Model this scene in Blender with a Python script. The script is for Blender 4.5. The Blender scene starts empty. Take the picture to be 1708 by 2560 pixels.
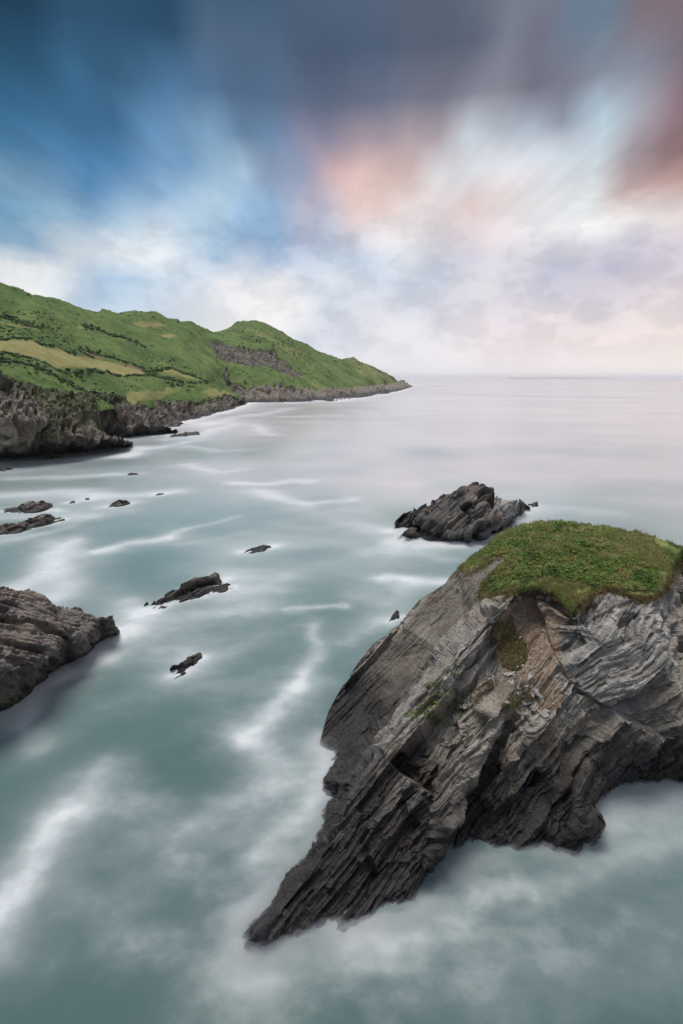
import bpy, math
import numpy as np
from mathutils import Vector, geometry
from math import radians, sin, cos, tan, atan2, pi

# ------------------------------------------------------------------ camera, sky, sun, exposure
SC = bpy.context.scene
COL = SC.collection
H = 25.0                                   # eye height above the sea (metres)
PITCH = math.atan(334.0 / 1280.0)          # looking down, 18 mm lens upright on a 24 x 36 frame
cam_d = bpy.data.cameras.new('camera'); cam = bpy.data.objects.new('camera', cam_d); COL.objects.link(cam)
cam.location = (0, 0, H); cam.rotation_euler = (pi / 2 - PITCH, 0, 0)
cam_d.sensor_fit = 'VERTICAL'; cam_d.sensor_height = 36; cam_d.sensor_width = 24; cam_d.lens = 18
cam_d.clip_start = 0.5; cam_d.clip_end = 150000
SC.camera = cam
SKY_GAIN = 0.60
SUN_AZ, SUN_EL = radians(-28), radians(77)  # azimuth clockwise from the viewing direction (+Y)
SC.view_settings.view_transform = 'Standard'; SC.view_settings.look = 'None'
SC.view_settings.exposure = 0.75; SC.view_settings.gamma = 1.0; SC.view_settings.use_curve_mapping = False
SC.cycles.use_denoising = True
SC.cycles.volume_bounces = 3; SC.cycles.max_bounces = 5; SC.cycles.diffuse_bounces = 2; SC.cycles.glossy_bounces = 2
SC.cycles.transparent_max_bounces = 8

def px_dir(px, py):
    """direction of the line of sight that the photograph shows at (px, py), unit depth"""
    px = np.asarray(px, float); py = np.asarray(py, float)
    a = (px - 854) / 1280; b = (1280 - py) / 1280
    return np.stack([a, cos(PITCH) + b * sin(PITCH), -sin(PITCH) + b * cos(PITCH)], -1)

def to_px(P):
    d = np.asarray(P, float) - np.array([0, 0, H])
    f = d[..., 1] * cos(PITCH) - d[..., 2] * sin(PITCH); u = d[..., 1] * sin(PITCH) + d[..., 2] * cos(PITCH)
    return 854 + 1280 * d[..., 0] / f, 1280 - 1280 * u / f

def s2l(c):
    c = np.asarray(c, float) / 255.0
    return np.where(c <= 0.04045, c / 12.92, ((c + 0.055) / 1.055) ** 2.4)

# ---- node helper
class NT:
    def __init__(s, tree): s.t = tree; s.t.nodes.clear()
    def n(s, kind, **kw):
        nd = s.t.nodes.new(kind)
        for k, v in kw.items():
            if k.startswith('i_'):
                key = k[2:]; key = int(key) if key.isdigit() else key
                sock = nd.inputs[key]
                if isinstance(v, bpy.types.NodeSocket): s.t.links.new(v, sock)
                else: sock.default_value = v
            else: setattr(nd, k, v)
        return nd
    def m(s, op, a, b=0.0, c=0.0, clamp=False):
        nd = s.t.nodes.new('ShaderNodeMath'); nd.operation = op; nd.use_clamp = clamp
        for i, v in enumerate((a, b, c)):
            if isinstance(v, bpy.types.NodeSocket): s.t.links.new(v, nd.inputs[i])
            else: nd.inputs[i].default_value = v
        return nd.outputs[0]
    def v(s, op, a, b=(0, 0, 0), out=0):
        nd = s.t.nodes.new('ShaderNodeVectorMath'); nd.operation = op
        for i, x in enumerate((a, b)):
            if isinstance(x, bpy.types.NodeSocket): s.t.links.new(x, nd.inputs[i])
            else: nd.inputs[i].default_value = x
        return nd.outputs['Value'] if op in ('DOT_PRODUCT', 'LENGTH') else nd.outputs[0]
    def xyz(s, x, y, z):
        return s.n('ShaderNodeCombineXYZ', i_0=x, i_1=y, i_2=z).outputs[0]
    def noise(s, vec, scale, detail=4, rough=0.55, out='Fac', lac=2.0, dist=0.0):
        nd = s.n('ShaderNodeTexNoise', i_Vector=vec, i_Scale=scale, i_Detail=detail, i_Roughness=rough, i_Lacunarity=lac, i_Distortion=dist)
        return nd.outputs[0] if out == 'Fac' else nd.outputs[1]
    def mr(s, v, a, b, c=0.0, d=1.0, smooth=False):
        nd = s.n('ShaderNodeMapRange', i_0=v, i_1=a, i_2=b, i_3=c, i_4=d)
        if smooth: nd.interpolation_type = 'SMOOTHSTEP'
        return nd.outputs[0]
    def mix(s, f, a, b, blend='MIX', clampf=True):
        nd = s.t.nodes.new('ShaderNodeMix'); nd.data_type = 'RGBA'; nd.blend_type = blend; nd.clamp_factor = clampf
        for i, x in ((0, f), (6, a), (7, b)):
            if isinstance(x, bpy.types.NodeSocket): s.t.links.new(x, nd.inputs[i])
            else: nd.inputs[i].default_value = x if i == 0 else (*x, 1)[:4]
        return nd.outputs[2]
    def ramp(s, fac, stops, interp='LINEAR'):
        nd = s.n('ShaderNodeValToRGB', i_0=fac); r = nd.color_ramp; r.interpolation = interp
        while len(r.elements) < len(stops): r.elements.new(0.5)
        for e, (p, c) in zip(r.elements, stops): e.position = p; e.color = (*c, 1)[:4]
        return nd.outputs[0]
    def link(s, a, b): s.t.links.new(a, b)

# ---- the sky: Nishita air behind, wind-drawn evening cloud in front, all in world directions
SKY = {
0: [(0,8,60,90),(300,22,72,104),(600,60,92,124),(850,82,102,128),(1100,90,102,122),(1300,118,126,142),(1500,104,128,150),(1708,128,110,118)],
150: [(0,20,82,116),(300,40,90,126),(600,78,106,138),(850,72,92,120),(1100,86,96,118),(1350,110,108,126),(1550,128,136,154),(1708,118,105,118)],
280: [(0,36,100,140),(200,42,102,142),(450,68,118,160),(600,76,106,140),(800,92,106,134),(950,96,106,130),(1100,118,118,136),(1250,134,134,150),(1400,120,120,138),(1520,172,198,214),(1650,148,122,132),(1708,120,95,105)],
380: [(0,52,116,158),(200,56,116,160),(420,86,140,184),(500,128,170,206),(650,100,136,172),(780,136,134,160),(900,160,144,158),(1050,182,164,170),(1200,206,216,226),(1350,190,206,222),(1500,192,208,218),(1620,142,116,124),(1708,150,112,110)],
450: [(0,120,160,190),(100,108,154,190),(250,70,130,176),(420,118,164,206),(600,168,198,222),(720,138,152,182),(880,224,184,176),(1000,220,188,182),(1150,222,222,226),(1300,228,222,226),(1450,228,232,236),(1600,196,166,164),(1708,184,142,134)],
550: [(0,88,144,182),(100,138,180,206),(230,106,158,198),(330,158,190,216),(480,180,206,226),(650,138,174,210),(800,186,184,202),(900,228,200,194),(1050,228,215,215),(1180,236,202,194),(1300,240,235,236),(1450,252,252,250),(1600,242,237,234),(1708,225,205,200)],
620: [(0,136,168,194),(80,126,164,195),(200,216,223,229),(300,248,248,247),(420,236,241,244),(520,162,194,222),(680,146,178,212),(850,178,199,222),(1000,236,239,243),(1150,204,204,218),(1300,216,210,222),(1450,216,212,222),(1600,204,199,215),(1708,215,205,215)],
680: [(0,232,234,233),(80,240,240,239),(165,238,239,239),(215,160,190,220),(330,178,204,228),(480,204,217,232),(640,216,223,236),(800,204,214,230),(950,204,214,230),(1100,200,205,220),(1250,226,222,230),(1400,194,194,212),(1550,198,194,212),(1708,215,205,218)],
720: [(130,236,237,237),(200,176,200,224),(330,190,210,230),(480,214,222,234),(590,240,234,236),(690,250,246,244),(780,206,214,228),(850,240,236,238),(900,206,214,228),(1050,204,210,224),(1200,220,216,226),(1330,206,204,218),(1500,204,198,214),(1650,226,212,218)],
760: [(0,225,228,230),(200,198,214,230),(400,204,218,232),(550,233,233,239),(640,246,240,240),(740,248,244,242),(800,198,208,224),(950,222,222,232),(1100,217,214,228),(1300,228,218,228),(1500,222,212,222),(1708,236,218,219)],
850: [(0,215,222,232),(600,242,238,240),(800,219,222,232),(1000,235,232,238),(1200,239,226,231),(1400,243,224,224),(1600,246,228,224),(1708,248,228,222)],
946: [(0,225,228,236),(800,238,236,240),(1100,240,236,240),(1400,247,236,236),(1600,250,238,232),(1708,252,238,228)],
}
def build_world():
    w = bpy.data.worlds.new('World'); SC.world = w; w.use_nodes = True
    w.cycles.sampling_method = 'MANUAL'; w.cycles.sample_map_resolution = 512
    T = NT(w.node_tree)
    pts, cols = [], []
    for y, row in SKY.items():
        for x, *c in row:
            d = px_dir(x, y); d = d / np.linalg.norm(d)
            pts.append((math.degrees(atan2(d[0], d[1])), math.degrees(math.asin(d[2])))); cols.append(s2l(c))
    pts = np.array(pts); cols = np.array(cols)
    lum = cols @ np.array([.25, .65, .10]); hi_ = np.clip((pts[:, 1] - 10) / 10, 0, 1)[:, None]; cols = cols + (lum[:, None] - cols) * (.11 * hi_ + .30 * (1 - hi_) * (cols[:, 2:] < cols[:, :1] * 1.12)); cols = cols * (1 - .16 * np.clip((pts[:, 1:] - 20) / 8, 0, 1))
    def table(az, el):
        s = 1.4 if el > 10 else 1.1
        w = np.exp(-(((az - pts[:, 0]) / (s * 1.35)) ** 2 + ((el - pts[:, 1]) / s) ** 2) / 1.0) + 1e-5 / (1 + (az - pts[:, 0]) ** 2 + 4 * (el - pts[:, 1]) ** 2)
        return (w[:, None] * cols).sum(0) / w.sum()
    els = [0, 1.5, 3.5, 5.5, 7.5, 9.5, 11.5, 13.5, 16, 18.5, 21, 24, 27.5, 31]
    azs = np.linspace(-40, 40, 30)
    A0, A1 = -60.0, 60.0
    tc = T.n('ShaderNodeTexCoord'); d = T.v('NORMALIZE', tc.outputs['Generated'])
    sp = T.n('ShaderNodeSeparateXYZ', i_0=d); x, y, z = sp.outputs
    zc = T.m('MAXIMUM', z, 0.03)
    # cloud ceiling drifting toward the viewer: coordinates on the cloud layer, drawn out along the wind
    u = T.m('DIVIDE', x, zc); v = T.m('DIVIDE', y, zc)
    sv = T.xyz(u, T.m('MULTIPLY', v, 0.30), 0.0)
    n1 = T.noise(sv, 1.3, 3, 0.5, 'Color')
    n2 = T.noise(T.xyz(u, T.m('MULTIPLY', v, 0.20), 3.7), 4.0, 4, 0.52)
    # cumulus low over the sea
    az = T.m('MULTIPLY', T.m('ARCTAN2', x, y), 180 / pi); el = T.m('MULTIPLY', T.m('ARCSINE', z), 180 / pi)
    pv = T.xyz(T.m('MULTIPLY', az, 0.10), T.m('MULTIPLY', el, 0.17), 0.0)
    p1 = T.noise(pv, 1.3, 5, 0.62, 'Color'); p2 = T.noise(pv, 1.7, 6, 0.60)
    low = T.mr(el, 8, 19, 1, 0, True)
    n1s = T.n('ShaderNodeSeparateColor', i_0=n1); p1s = T.n('ShaderNodeSeparateColor', i_0=p1)
    hi = T.m('SUBTRACT', 1.0, low)
    daz = T.m('ADD', T.m('MULTIPLY', T.m('MULTIPLY', T.m('SUBTRACT', n1s.outputs[0], 0.5), 4.5), hi), T.m('MULTIPLY', T.m('MULTIPLY', T.m('SUBTRACT', p1s.outputs[0], 0.5), 5.5), low))
    del_ = T.m('ADD', T.m('MULTIPLY', T.m('MULTIPLY', T.m('SUBTRACT', n1s.outputs[1], 0.5), 3.6), hi), T.m('MULTIPLY', T.m('MULTIPLY', T.m('SUBTRACT', p1s.outputs[1], 0.5), 3.2), low))
    azw = T.m('ADD', az, daz); elw = T.m('ADD', el, del_)
    # beyond the frame the cloud ceiling goes on, mirrored once in azimuth and fading to its mean
    fac = T.mr(azw, A0, A1)
    col = None
    mean = cols[[i for i in range(len(pts)) if pts[i, 1] > 15]].mean(0)
    for i, e in enumerate(els):
        st = [(0.0, table(-42, e) * 0.5 + mean * 0.5)] + [((a - A0) / (A1 - A0), table(a, min(e, 29.5))) for a in azs] + [(1.0, table(42, e) * 0.5 + mean * 0.5)]
        r = T.ramp(fac, [(p, tuple(c)) for p, c in st])
        col = r if col is None else T.mix(T.mr(elw, els[i - 1], e, 0, 1), col, r)
    over = T.mr(el, 34, 60, 0, 1, True)
    col = T.mix(over, col, tuple(mean * 1.5))
    # finer streaks and puffs
    k = T.m('ADD', 1.0, T.m('MULTIPLY', T.m('MULTIPLY', T.m('SUBTRACT', n2, 0.5), 0.7), hi))
    cum = T.m('MULTIPLY', T.mr(p2, 0.43, 0.57, 0, 1, True), T.m('MULTIPLY', T.mr(el, 1.0, 4, 0.1, 1), T.mr(el, 13, 21, 1, 0)))
    col = T.mix(T.m('MULTIPLY', cum, .38), col, T.mix(1.0, col, (.88, .91, .94), 'MULTIPLY'))
    k = T.m('ADD', k, T.m('MULTIPLY', T.m('SUBTRACT', .5, cum), .10))
    vv = T.v('SCALE', col); vv.node.inputs['Scale'].default_value = 1; T.link(k, vv.node.inputs['Scale'])
    sky = T.n('ShaderNodeTexSky'); sky.sky_type = 'NISHITA'; sky.sun_disc = False
    sky.sun_elevation = SUN_EL; sky.sun_rotation = SUN_AZ; sky.altitude = 30; sky.air_density = 1.0; sky.dust_density = 2.0
    cloud = T.v('SCALE', vv); cloud.node.inputs['Scale'].default_value = 10.0 * SKY_GAIN      # background strength is 0.1
    fin = T.mix(0.99, sky.outputs[0], cloud)
    bg = T.n('ShaderNodeBackground', i_0=fin, i_1=0.1)
    out = T.n('ShaderNodeOutputWorld', i_0=bg.outputs[0])
build_world()
sun_d = bpy.data.lights.new('sun', 'SUN'); sun_d.energy = 1.5; sun_d.angle = radians(32); sun_d.color = (1.0, 0.93, 0.85)
sun = bpy.data.objects.new('sun', sun_d); COL.objects.link(sun)
sd = Vector((sin(SUN_AZ) * cos(SUN_EL), cos(SUN_AZ) * cos(SUN_EL), sin(SUN_EL)))
sun.rotation_euler = (-sd).to_track_quat('-Z', 'Y').to_euler(); sun.location = sd * 300

# ------------------------------------------------------------------ helpers
RNG = np.random.default_rng(7)
def _h(ix, iy, iz, seed):
    with np.errstate(over='ignore'):
        h = (ix.astype(np.int64) * 374761393 + iy.astype(np.int64) * 668265263 + iz.astype(np.int64) * 2147483647 + seed * 1274126177) & 0xFFFFFFFF
        h = ((h ^ (h >> 13)) * 1274126177) & 0xFFFFFFFF
        h = ((h ^ (h >> 16)) * 2246822519) & 0xFFFFFFFF
        h = h ^ (h >> 15)
    return (h & 0xFFFFFF) / float(0xFFFFFF)
def vnoise(p, seed=0):
    i = np.floor(p); f = p - i; i = i.astype(np.int64); f = f * f * f * (f * (f * 6 - 15) + 10)
    x, y, z = i[..., 0], i[..., 1], i[..., 2]; r = 0
    for dx in (0, 1):
        wx = f[..., 0] if dx else 1 - f[..., 0]
        for dy in (0, 1):
            wy = f[..., 1] if dy else 1 - f[..., 1]
            for dz in (0, 1):
                wz = f[..., 2] if dz else 1 - f[..., 2]
                r = r + wx * wy * wz * _h(x + dx, y + dy, z + dz, seed)
    return r * 2 - 1
def fbm(p, octv=4, seed=0, gain=0.5):
    r = 0; a = 1.0; t = 0
    for o in range(octv):
        r = r + a * vnoise(p * (2.03 ** o) + 17.3 * o, seed + o); t += a; a *= gain
    return r / t
def sstep(a, b, x):
    t = np.clip((x - a) / (b - a), 0, 1); return t * t * (3 - 2 * t)

def mk_mesh(name, V, quads=None, tris=None, smooth=False):
    V = np.asarray(V, np.float32)
    fl = []; ls = []; lt = []; off = 0
    for F, k in ((quads, 4), (tris, 3)):
        if F is None or len(F) == 0: continue
        F = np.asarray(F, np.int32); fl.append(F.ravel()); ls.append(off + np.arange(len(F)) * k); lt.append(np.full(len(F), k)); off += F.size
    fl = np.concatenate(fl); ls = np.concatenate(ls); lt = np.concatenate(lt)
    me = bpy.data.meshes.new(name)
    me.vertices.add(len(V)); me.vertices.foreach_set('co', V.ravel())
    me.loops.add(len(fl)); me.loops.foreach_set('vertex_index', fl.astype(np.int32))
    me.polygons.add(len(ls)); me.polygons.foreach_set('loop_start', ls.astype(np.int32)); me.polygons.foreach_set('loop_total', lt.astype(np.int32))
    me.polygons.foreach_set('use_smooth', np.full(len(ls), smooth))
    me.update(calc_edges=True); me.validate()
    return me
def set_col(me, name, rgb):
    at = me.attributes.new(name, 'FLOAT_COLOR', 'POINT')
    rgb = np.asarray(rgb); a = np.ones((len(me.vertices), 4), np.float32); a[:, :rgb.shape[1]] = rgb; at.data.foreach_set('color', a.ravel())
def add_obj(name, me, mat=None, parent=None, label=None, cat=None, group=None, kind=None):
    o = bpy.data.objects.new(name, me); COL.objects.link(o)
    if mat and me is not None and not me.materials: me.materials.append(mat)
    if parent: o.parent = parent
    for k, v in (('label', label), ('category', cat), ('group', group), ('kind', kind)):
        if v: o[k] = v
    return o

def pip(poly, X, Y):
    inside = np.zeros(X.shape, bool); n = len(poly)
    for i in range(n):
        x0, y0 = poly[i][:2]; x1, y1 = poly[(i + 1) % n][:2]
        if y0 == y1: continue
        c = ((y0 > Y) != (y1 > Y)) & (X < (x1 - x0) * (Y - y0) / (y1 - y0) + x0)
        inside ^= c
    return inside
def blur(a, mask, it):
    m = mask.astype(float); a = np.where(mask, a, 0.0)
    for _ in range(it):
        p = np.pad(a * m, 1); q = np.pad(m, 1)
        s = p[:-2, 1:-1] + p[2:, 1:-1] + p[1:-1, :-2] + p[1:-1, 2:] + 2 * p[1:-1, 1:-1]
        w = q[:-2, 1:-1] + q[2:, 1:-1] + q[1:-1, :-2] + q[1:-1, 2:] + 2 * q[1:-1, 1:-1]
        a = np.where(mask, s / np.maximum(w, 1e-9), 0)
    return a
CAM = np.array([0, 0, H])
def zD(px, py, d):
    """height of the point seen at (px, py) when it stands d metres away over ground"""
    v = px_dir(px, py); return float(H + v[2] * d / math.hypot(v[0], v[1]))
def D(px, py, d): return (px, py, zD(px, py, d))
def on_sea(px, py, z=0.0):
    v = px_dir(px, py); t = (z - H) / v[..., 2]
    return CAM + v * t[..., None]

class Relief:
    """the face of a rock or slope, spanned between surveyed points, then weathered"""
    def __init__(s, outline, inner=(), breaks=(), sp=2.2, soft=2):
        pts = list(outline) + list(inner)
        pts = np.array(pts, float); dv = px_dir(pts[:, 0], pts[:, 1])
        q = dv[:, 2] / (pts[:, 2] - H)
        n = len(outline)
        idx = {(round(p[0]), round(p[1])): i for i, p in enumerate(pts)}
        ed = [(idx[tuple(a)], idx[tuple(b)]) for ch in breaks for a, b in zip(ch[:-1], ch[1:])]
        vo, eo, fo, ov, oe, of = geometry.delaunay_2d_cdt([Vector((p[0], p[1])) for p in pts], ed, [list(range(n))], 1, 1e-4)
        vo = np.array([(v.x, v.y) for v in vo])
        qo = np.array([q[o[0]] if len(o) else np.nan for o in ov])
        for i in np.where(np.isnan(qo))[0]:
            w = 1 / (((pts[:, :2] - vo[i]) ** 2).sum(1) + 1e-6) ** 2; qo[i] = (w * q).sum() / w.sum()
        x0, y0 = pts[:, 0].min(), pts[:, 1].min(); x1, y1 = pts[:, 0].max(), pts[:, 1].max()
        xs = np.arange(x0, x1 + sp, sp); ys = np.arange(y0, y1 + sp, sp)
        X, Y = np.meshgrid(xs, ys); Q = np.full(X.shape, np.nan)
        for f in fo:
            a, b, c = [vo[i] for i in f]; det = (b[1] - c[1]) * (a[0] - c[0]) + (c[0] - b[0]) * (a[1] - c[1])
            if abs(det) < 1e-9: continue
            tx = (min(a[0], b[0], c[0]), max(a[0], b[0], c[0])); ty = (min(a[1], b[1], c[1]), max(a[1], b[1], c[1]))
            i0, i1 = np.searchsorted(xs, tx[0] - 1e-6), np.searchsorted(xs, tx[1] + 1e-6); j0, j1 = np.searchsorted(ys, ty[0] - 1e-6), np.searchsorted(ys, ty[1] + 1e-6)
            if i1 <= i0 or j1 <= j0: continue
            gx, gy = X[j0:j1, i0:i1], Y[j0:j1, i0:i1]
            l0 = ((b[1] - c[1]) * (gx - c[0]) + (c[0] - b[0]) * (gy - c[1])) / det
            l1 = ((c[1] - a[1]) * (gx - c[0]) + (a[0] - c[0]) * (gy - c[1])) / det
            l2 = 1 - l0 - l1; ok = (l0 >= -1e-6) & (l1 >= -1e-6) & (l2 >= -1e-6)
            Q[j0:j1, i0:i1][ok] = (l0 * qo[f[0]] + l1 * qo[f[1]] + l2 * qo[f[2]])[ok]
        s.mask = np.isfinite(Q); s.X, s.Y, s.sp = X, Y, sp
        Q = np.where(s.mask, Q, 0)
        s.Q = blur(Q, s.mask, soft)
        s.V = px_dir(X, Y)
        s.P = s.pos(s.Q); s.P0 = s.P.copy()
        s.quadmask = s.mask[:-1, :-1] & s.mask[1:, :-1] & s.mask[:-1, 1:] & s.mask[1:, 1:]
        s.N = s.normals(s.pos(blur(s.Q, s.mask, 10)))
    def pos(s, Q):
        return CAM + s.V / np.where(s.mask, Q, 1)[..., None]
    def normals(s, P):
        N = np.zeros_like(P)
        fn = np.cross(P[1:, 1:] - P[:-1, :-1], P[:-1, 1:] - P[1:, :-1]); fn[~s.quadmask] = 0
        fn /= np.maximum(np.linalg.norm(fn, axis=-1, keepdims=True), 1e-9)
        fn[fn.astype(float) @ np.array([0, 0, 0]) != 0] = 0
        vd = P[:-1, :-1] - CAM; fl = (fn * vd).sum(-1) > 0; fn[fl] *= -1
        N[:-1, :-1] += fn; N[1:, :-1] += fn; N[:-1, 1:] += fn; N[1:, 1:] += fn
        return N / np.maximum(np.linalg.norm(N, axis=-1, keepdims=True), 1e-9)
    def area(s, poly, soft=6):
        return blur(pip(poly, s.X, s.Y).astype(float), s.mask, soft)
    def on(s, fn):
        v = fn(s.P0[s.mask]); o = np.zeros(s.mask.shape + v.shape[1:]); o[s.mask] = v; return o
    def displace(s, d, N=None):
        s.P = s.P + (N if N is not None else s.N) * np.where(s.mask, d, 0)[..., None]
    def mesh(s, name, back=((1.2, 0.8), (5.0, 99.0)), smooth=False, tint=None, sub=None, floor=-2.0, bed=None):
        qm = s.quadmask if sub is None else (s.quadmask & sub[:-1, :-1] & sub[1:, :-1] & sub[:-1, 1:] & sub[1:, 1:])
        J, I = np.where(qm); W = s.X.shape[1]
        quads = np.stack([J * W + I, (J + 1) * W + I, (J + 1) * W + I + 1, J * W + I + 1], 1)
        used = np.unique(quads); remap = np.full(s.X.size, -1); remap[used] = np.arange(len(used))
        quads = remap[quads]; V = s.P.reshape(-1, 3)[used]; n = len(V)
        tn = None if tint is None else tint.reshape(-1, tint.shape[-1])[used]
        bd = None if bed is None else bed.reshape(-1, 3)[used]
        allq = [quads]
        if back:
            E = np.concatenate([quads[:, [0, 1]], quads[:, [1, 2]], quads[:, [2, 3]], quads[:, [3, 0]]])
            key = np.sort(E, 1); uq, inv, cnt = np.unique(key[:, 0] * 10000000 + key[:, 1], return_inverse=True, return_counts=True)
            B = E[cnt[inv] == 1]; bv = np.unique(B); rm = np.full(n, -1); rm[bv] = np.arange(len(bv))
            u = V[bv] - CAM; u[:, 2] = 0; u /= np.linalg.norm(u, axis=1, keepdims=True)
            low = np.clip(V[bv][:, 2] / 1.2, 0.05, 1)[:, None]
            prev = None; rings = []
            for k, (b, dz) in enumerate(back):
                R = V[bv] + u * b * low; R[:, 2] = np.maximum(V[bv][:, 2] - dz * (1 if k else low[:, 0]), floor); rings.append(R)
            for k, R in enumerate(rings):
                a = B if k == 0 else n + (k - 1) * len(bv) + rm[B]
                b = n + k * len(bv) + rm[B]
                allq.append(np.stack([a[:, 1], a[:, 0], b[:, 0], b[:, 1]], 1))
            V = np.concatenate([V] + rings)
            if tn is not None: tn = np.concatenate([tn] + [tn[bv]] * len(rings))
            if bd is not None: bd = np.concatenate([bd] + [bd[bv] + (R - V[bv]) for R in rings])
        me = mk_mesh(name, V, np.concatenate(allq), smooth=smooth)
        if tn is not None: set_col(me, 'tint', tn)
        if bd is not None:
            at = me.attributes.new('bed', 'FLOAT_VECTOR', 'POINT'); at.data.foreach_set('vector', bd.astype(np.float32).ravel())
        return me
    def at(s, px, py):
        i = np.clip(np.round((np.asarray(px) - s.X[0, 0]) / s.sp).astype(int), 0, s.X.shape[1] - 1); j = np.clip(np.round((np.asarray(py) - s.Y[0, 0]) / s.sp).astype(int), 0, s.X.shape[0] - 1)
        return s.P[j, i], s.N[j, i], s.mask[j, i]

def unit(v): v = np.array(v, float); return v / np.linalg.norm(v)
def bedding(P, n, c, o=(0, 0, 0)):
    q = P - np.array(o); return np.stack([q @ n, q @ c, q @ np.cross(n, c)], -1)
def strata(P, bed, layers, seed=0, warp=0.5, wscale=0.2, blk=8.0, elong=1.8):
    """ledges and broken slabs of tilted slate: offset that jumps from bed to bed"""
    out = 0
    s = bed[..., 0] + fbm(P * wscale, 3, seed) * warp
    a = bed[..., 1] + fbm(P * wscale * 1.7 + 9, 3, seed + 5) * warp * 2; t = bed[..., 2] + fbm(P * wscale * 1.7 + 31, 3, seed + 8) * warp * 2
    for k, (th, amp) in enumerate(layers):
        ks = np.floor(s / th + 0.35 * vnoise(P / (th * 6), seed + k)); L = th * blk * (0.6 + 0.8 * _h(ks, ks * 0, ks * 0, seed + 77 + k))
        off = _h(ks, ks * 0 + 3, ks * 0, seed + 50 + k) * 10
        r = _h(ks, np.floor(a / (L * elong) + off), np.floor(t / (L * 0.6) + off), seed + 20 + k)
        r = np.where(r < 0.08, r * 4 - 1.0, r)               # now and then an open joint
        out = out + amp * (r - 0.5)
    return out
BED_C = unit((0.71, 0.66, 0.33)); BED_N = unit(np.cross(np.cross(BED_C, unit((-0.72, 0.42, 0.55))), BED_C))

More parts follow.
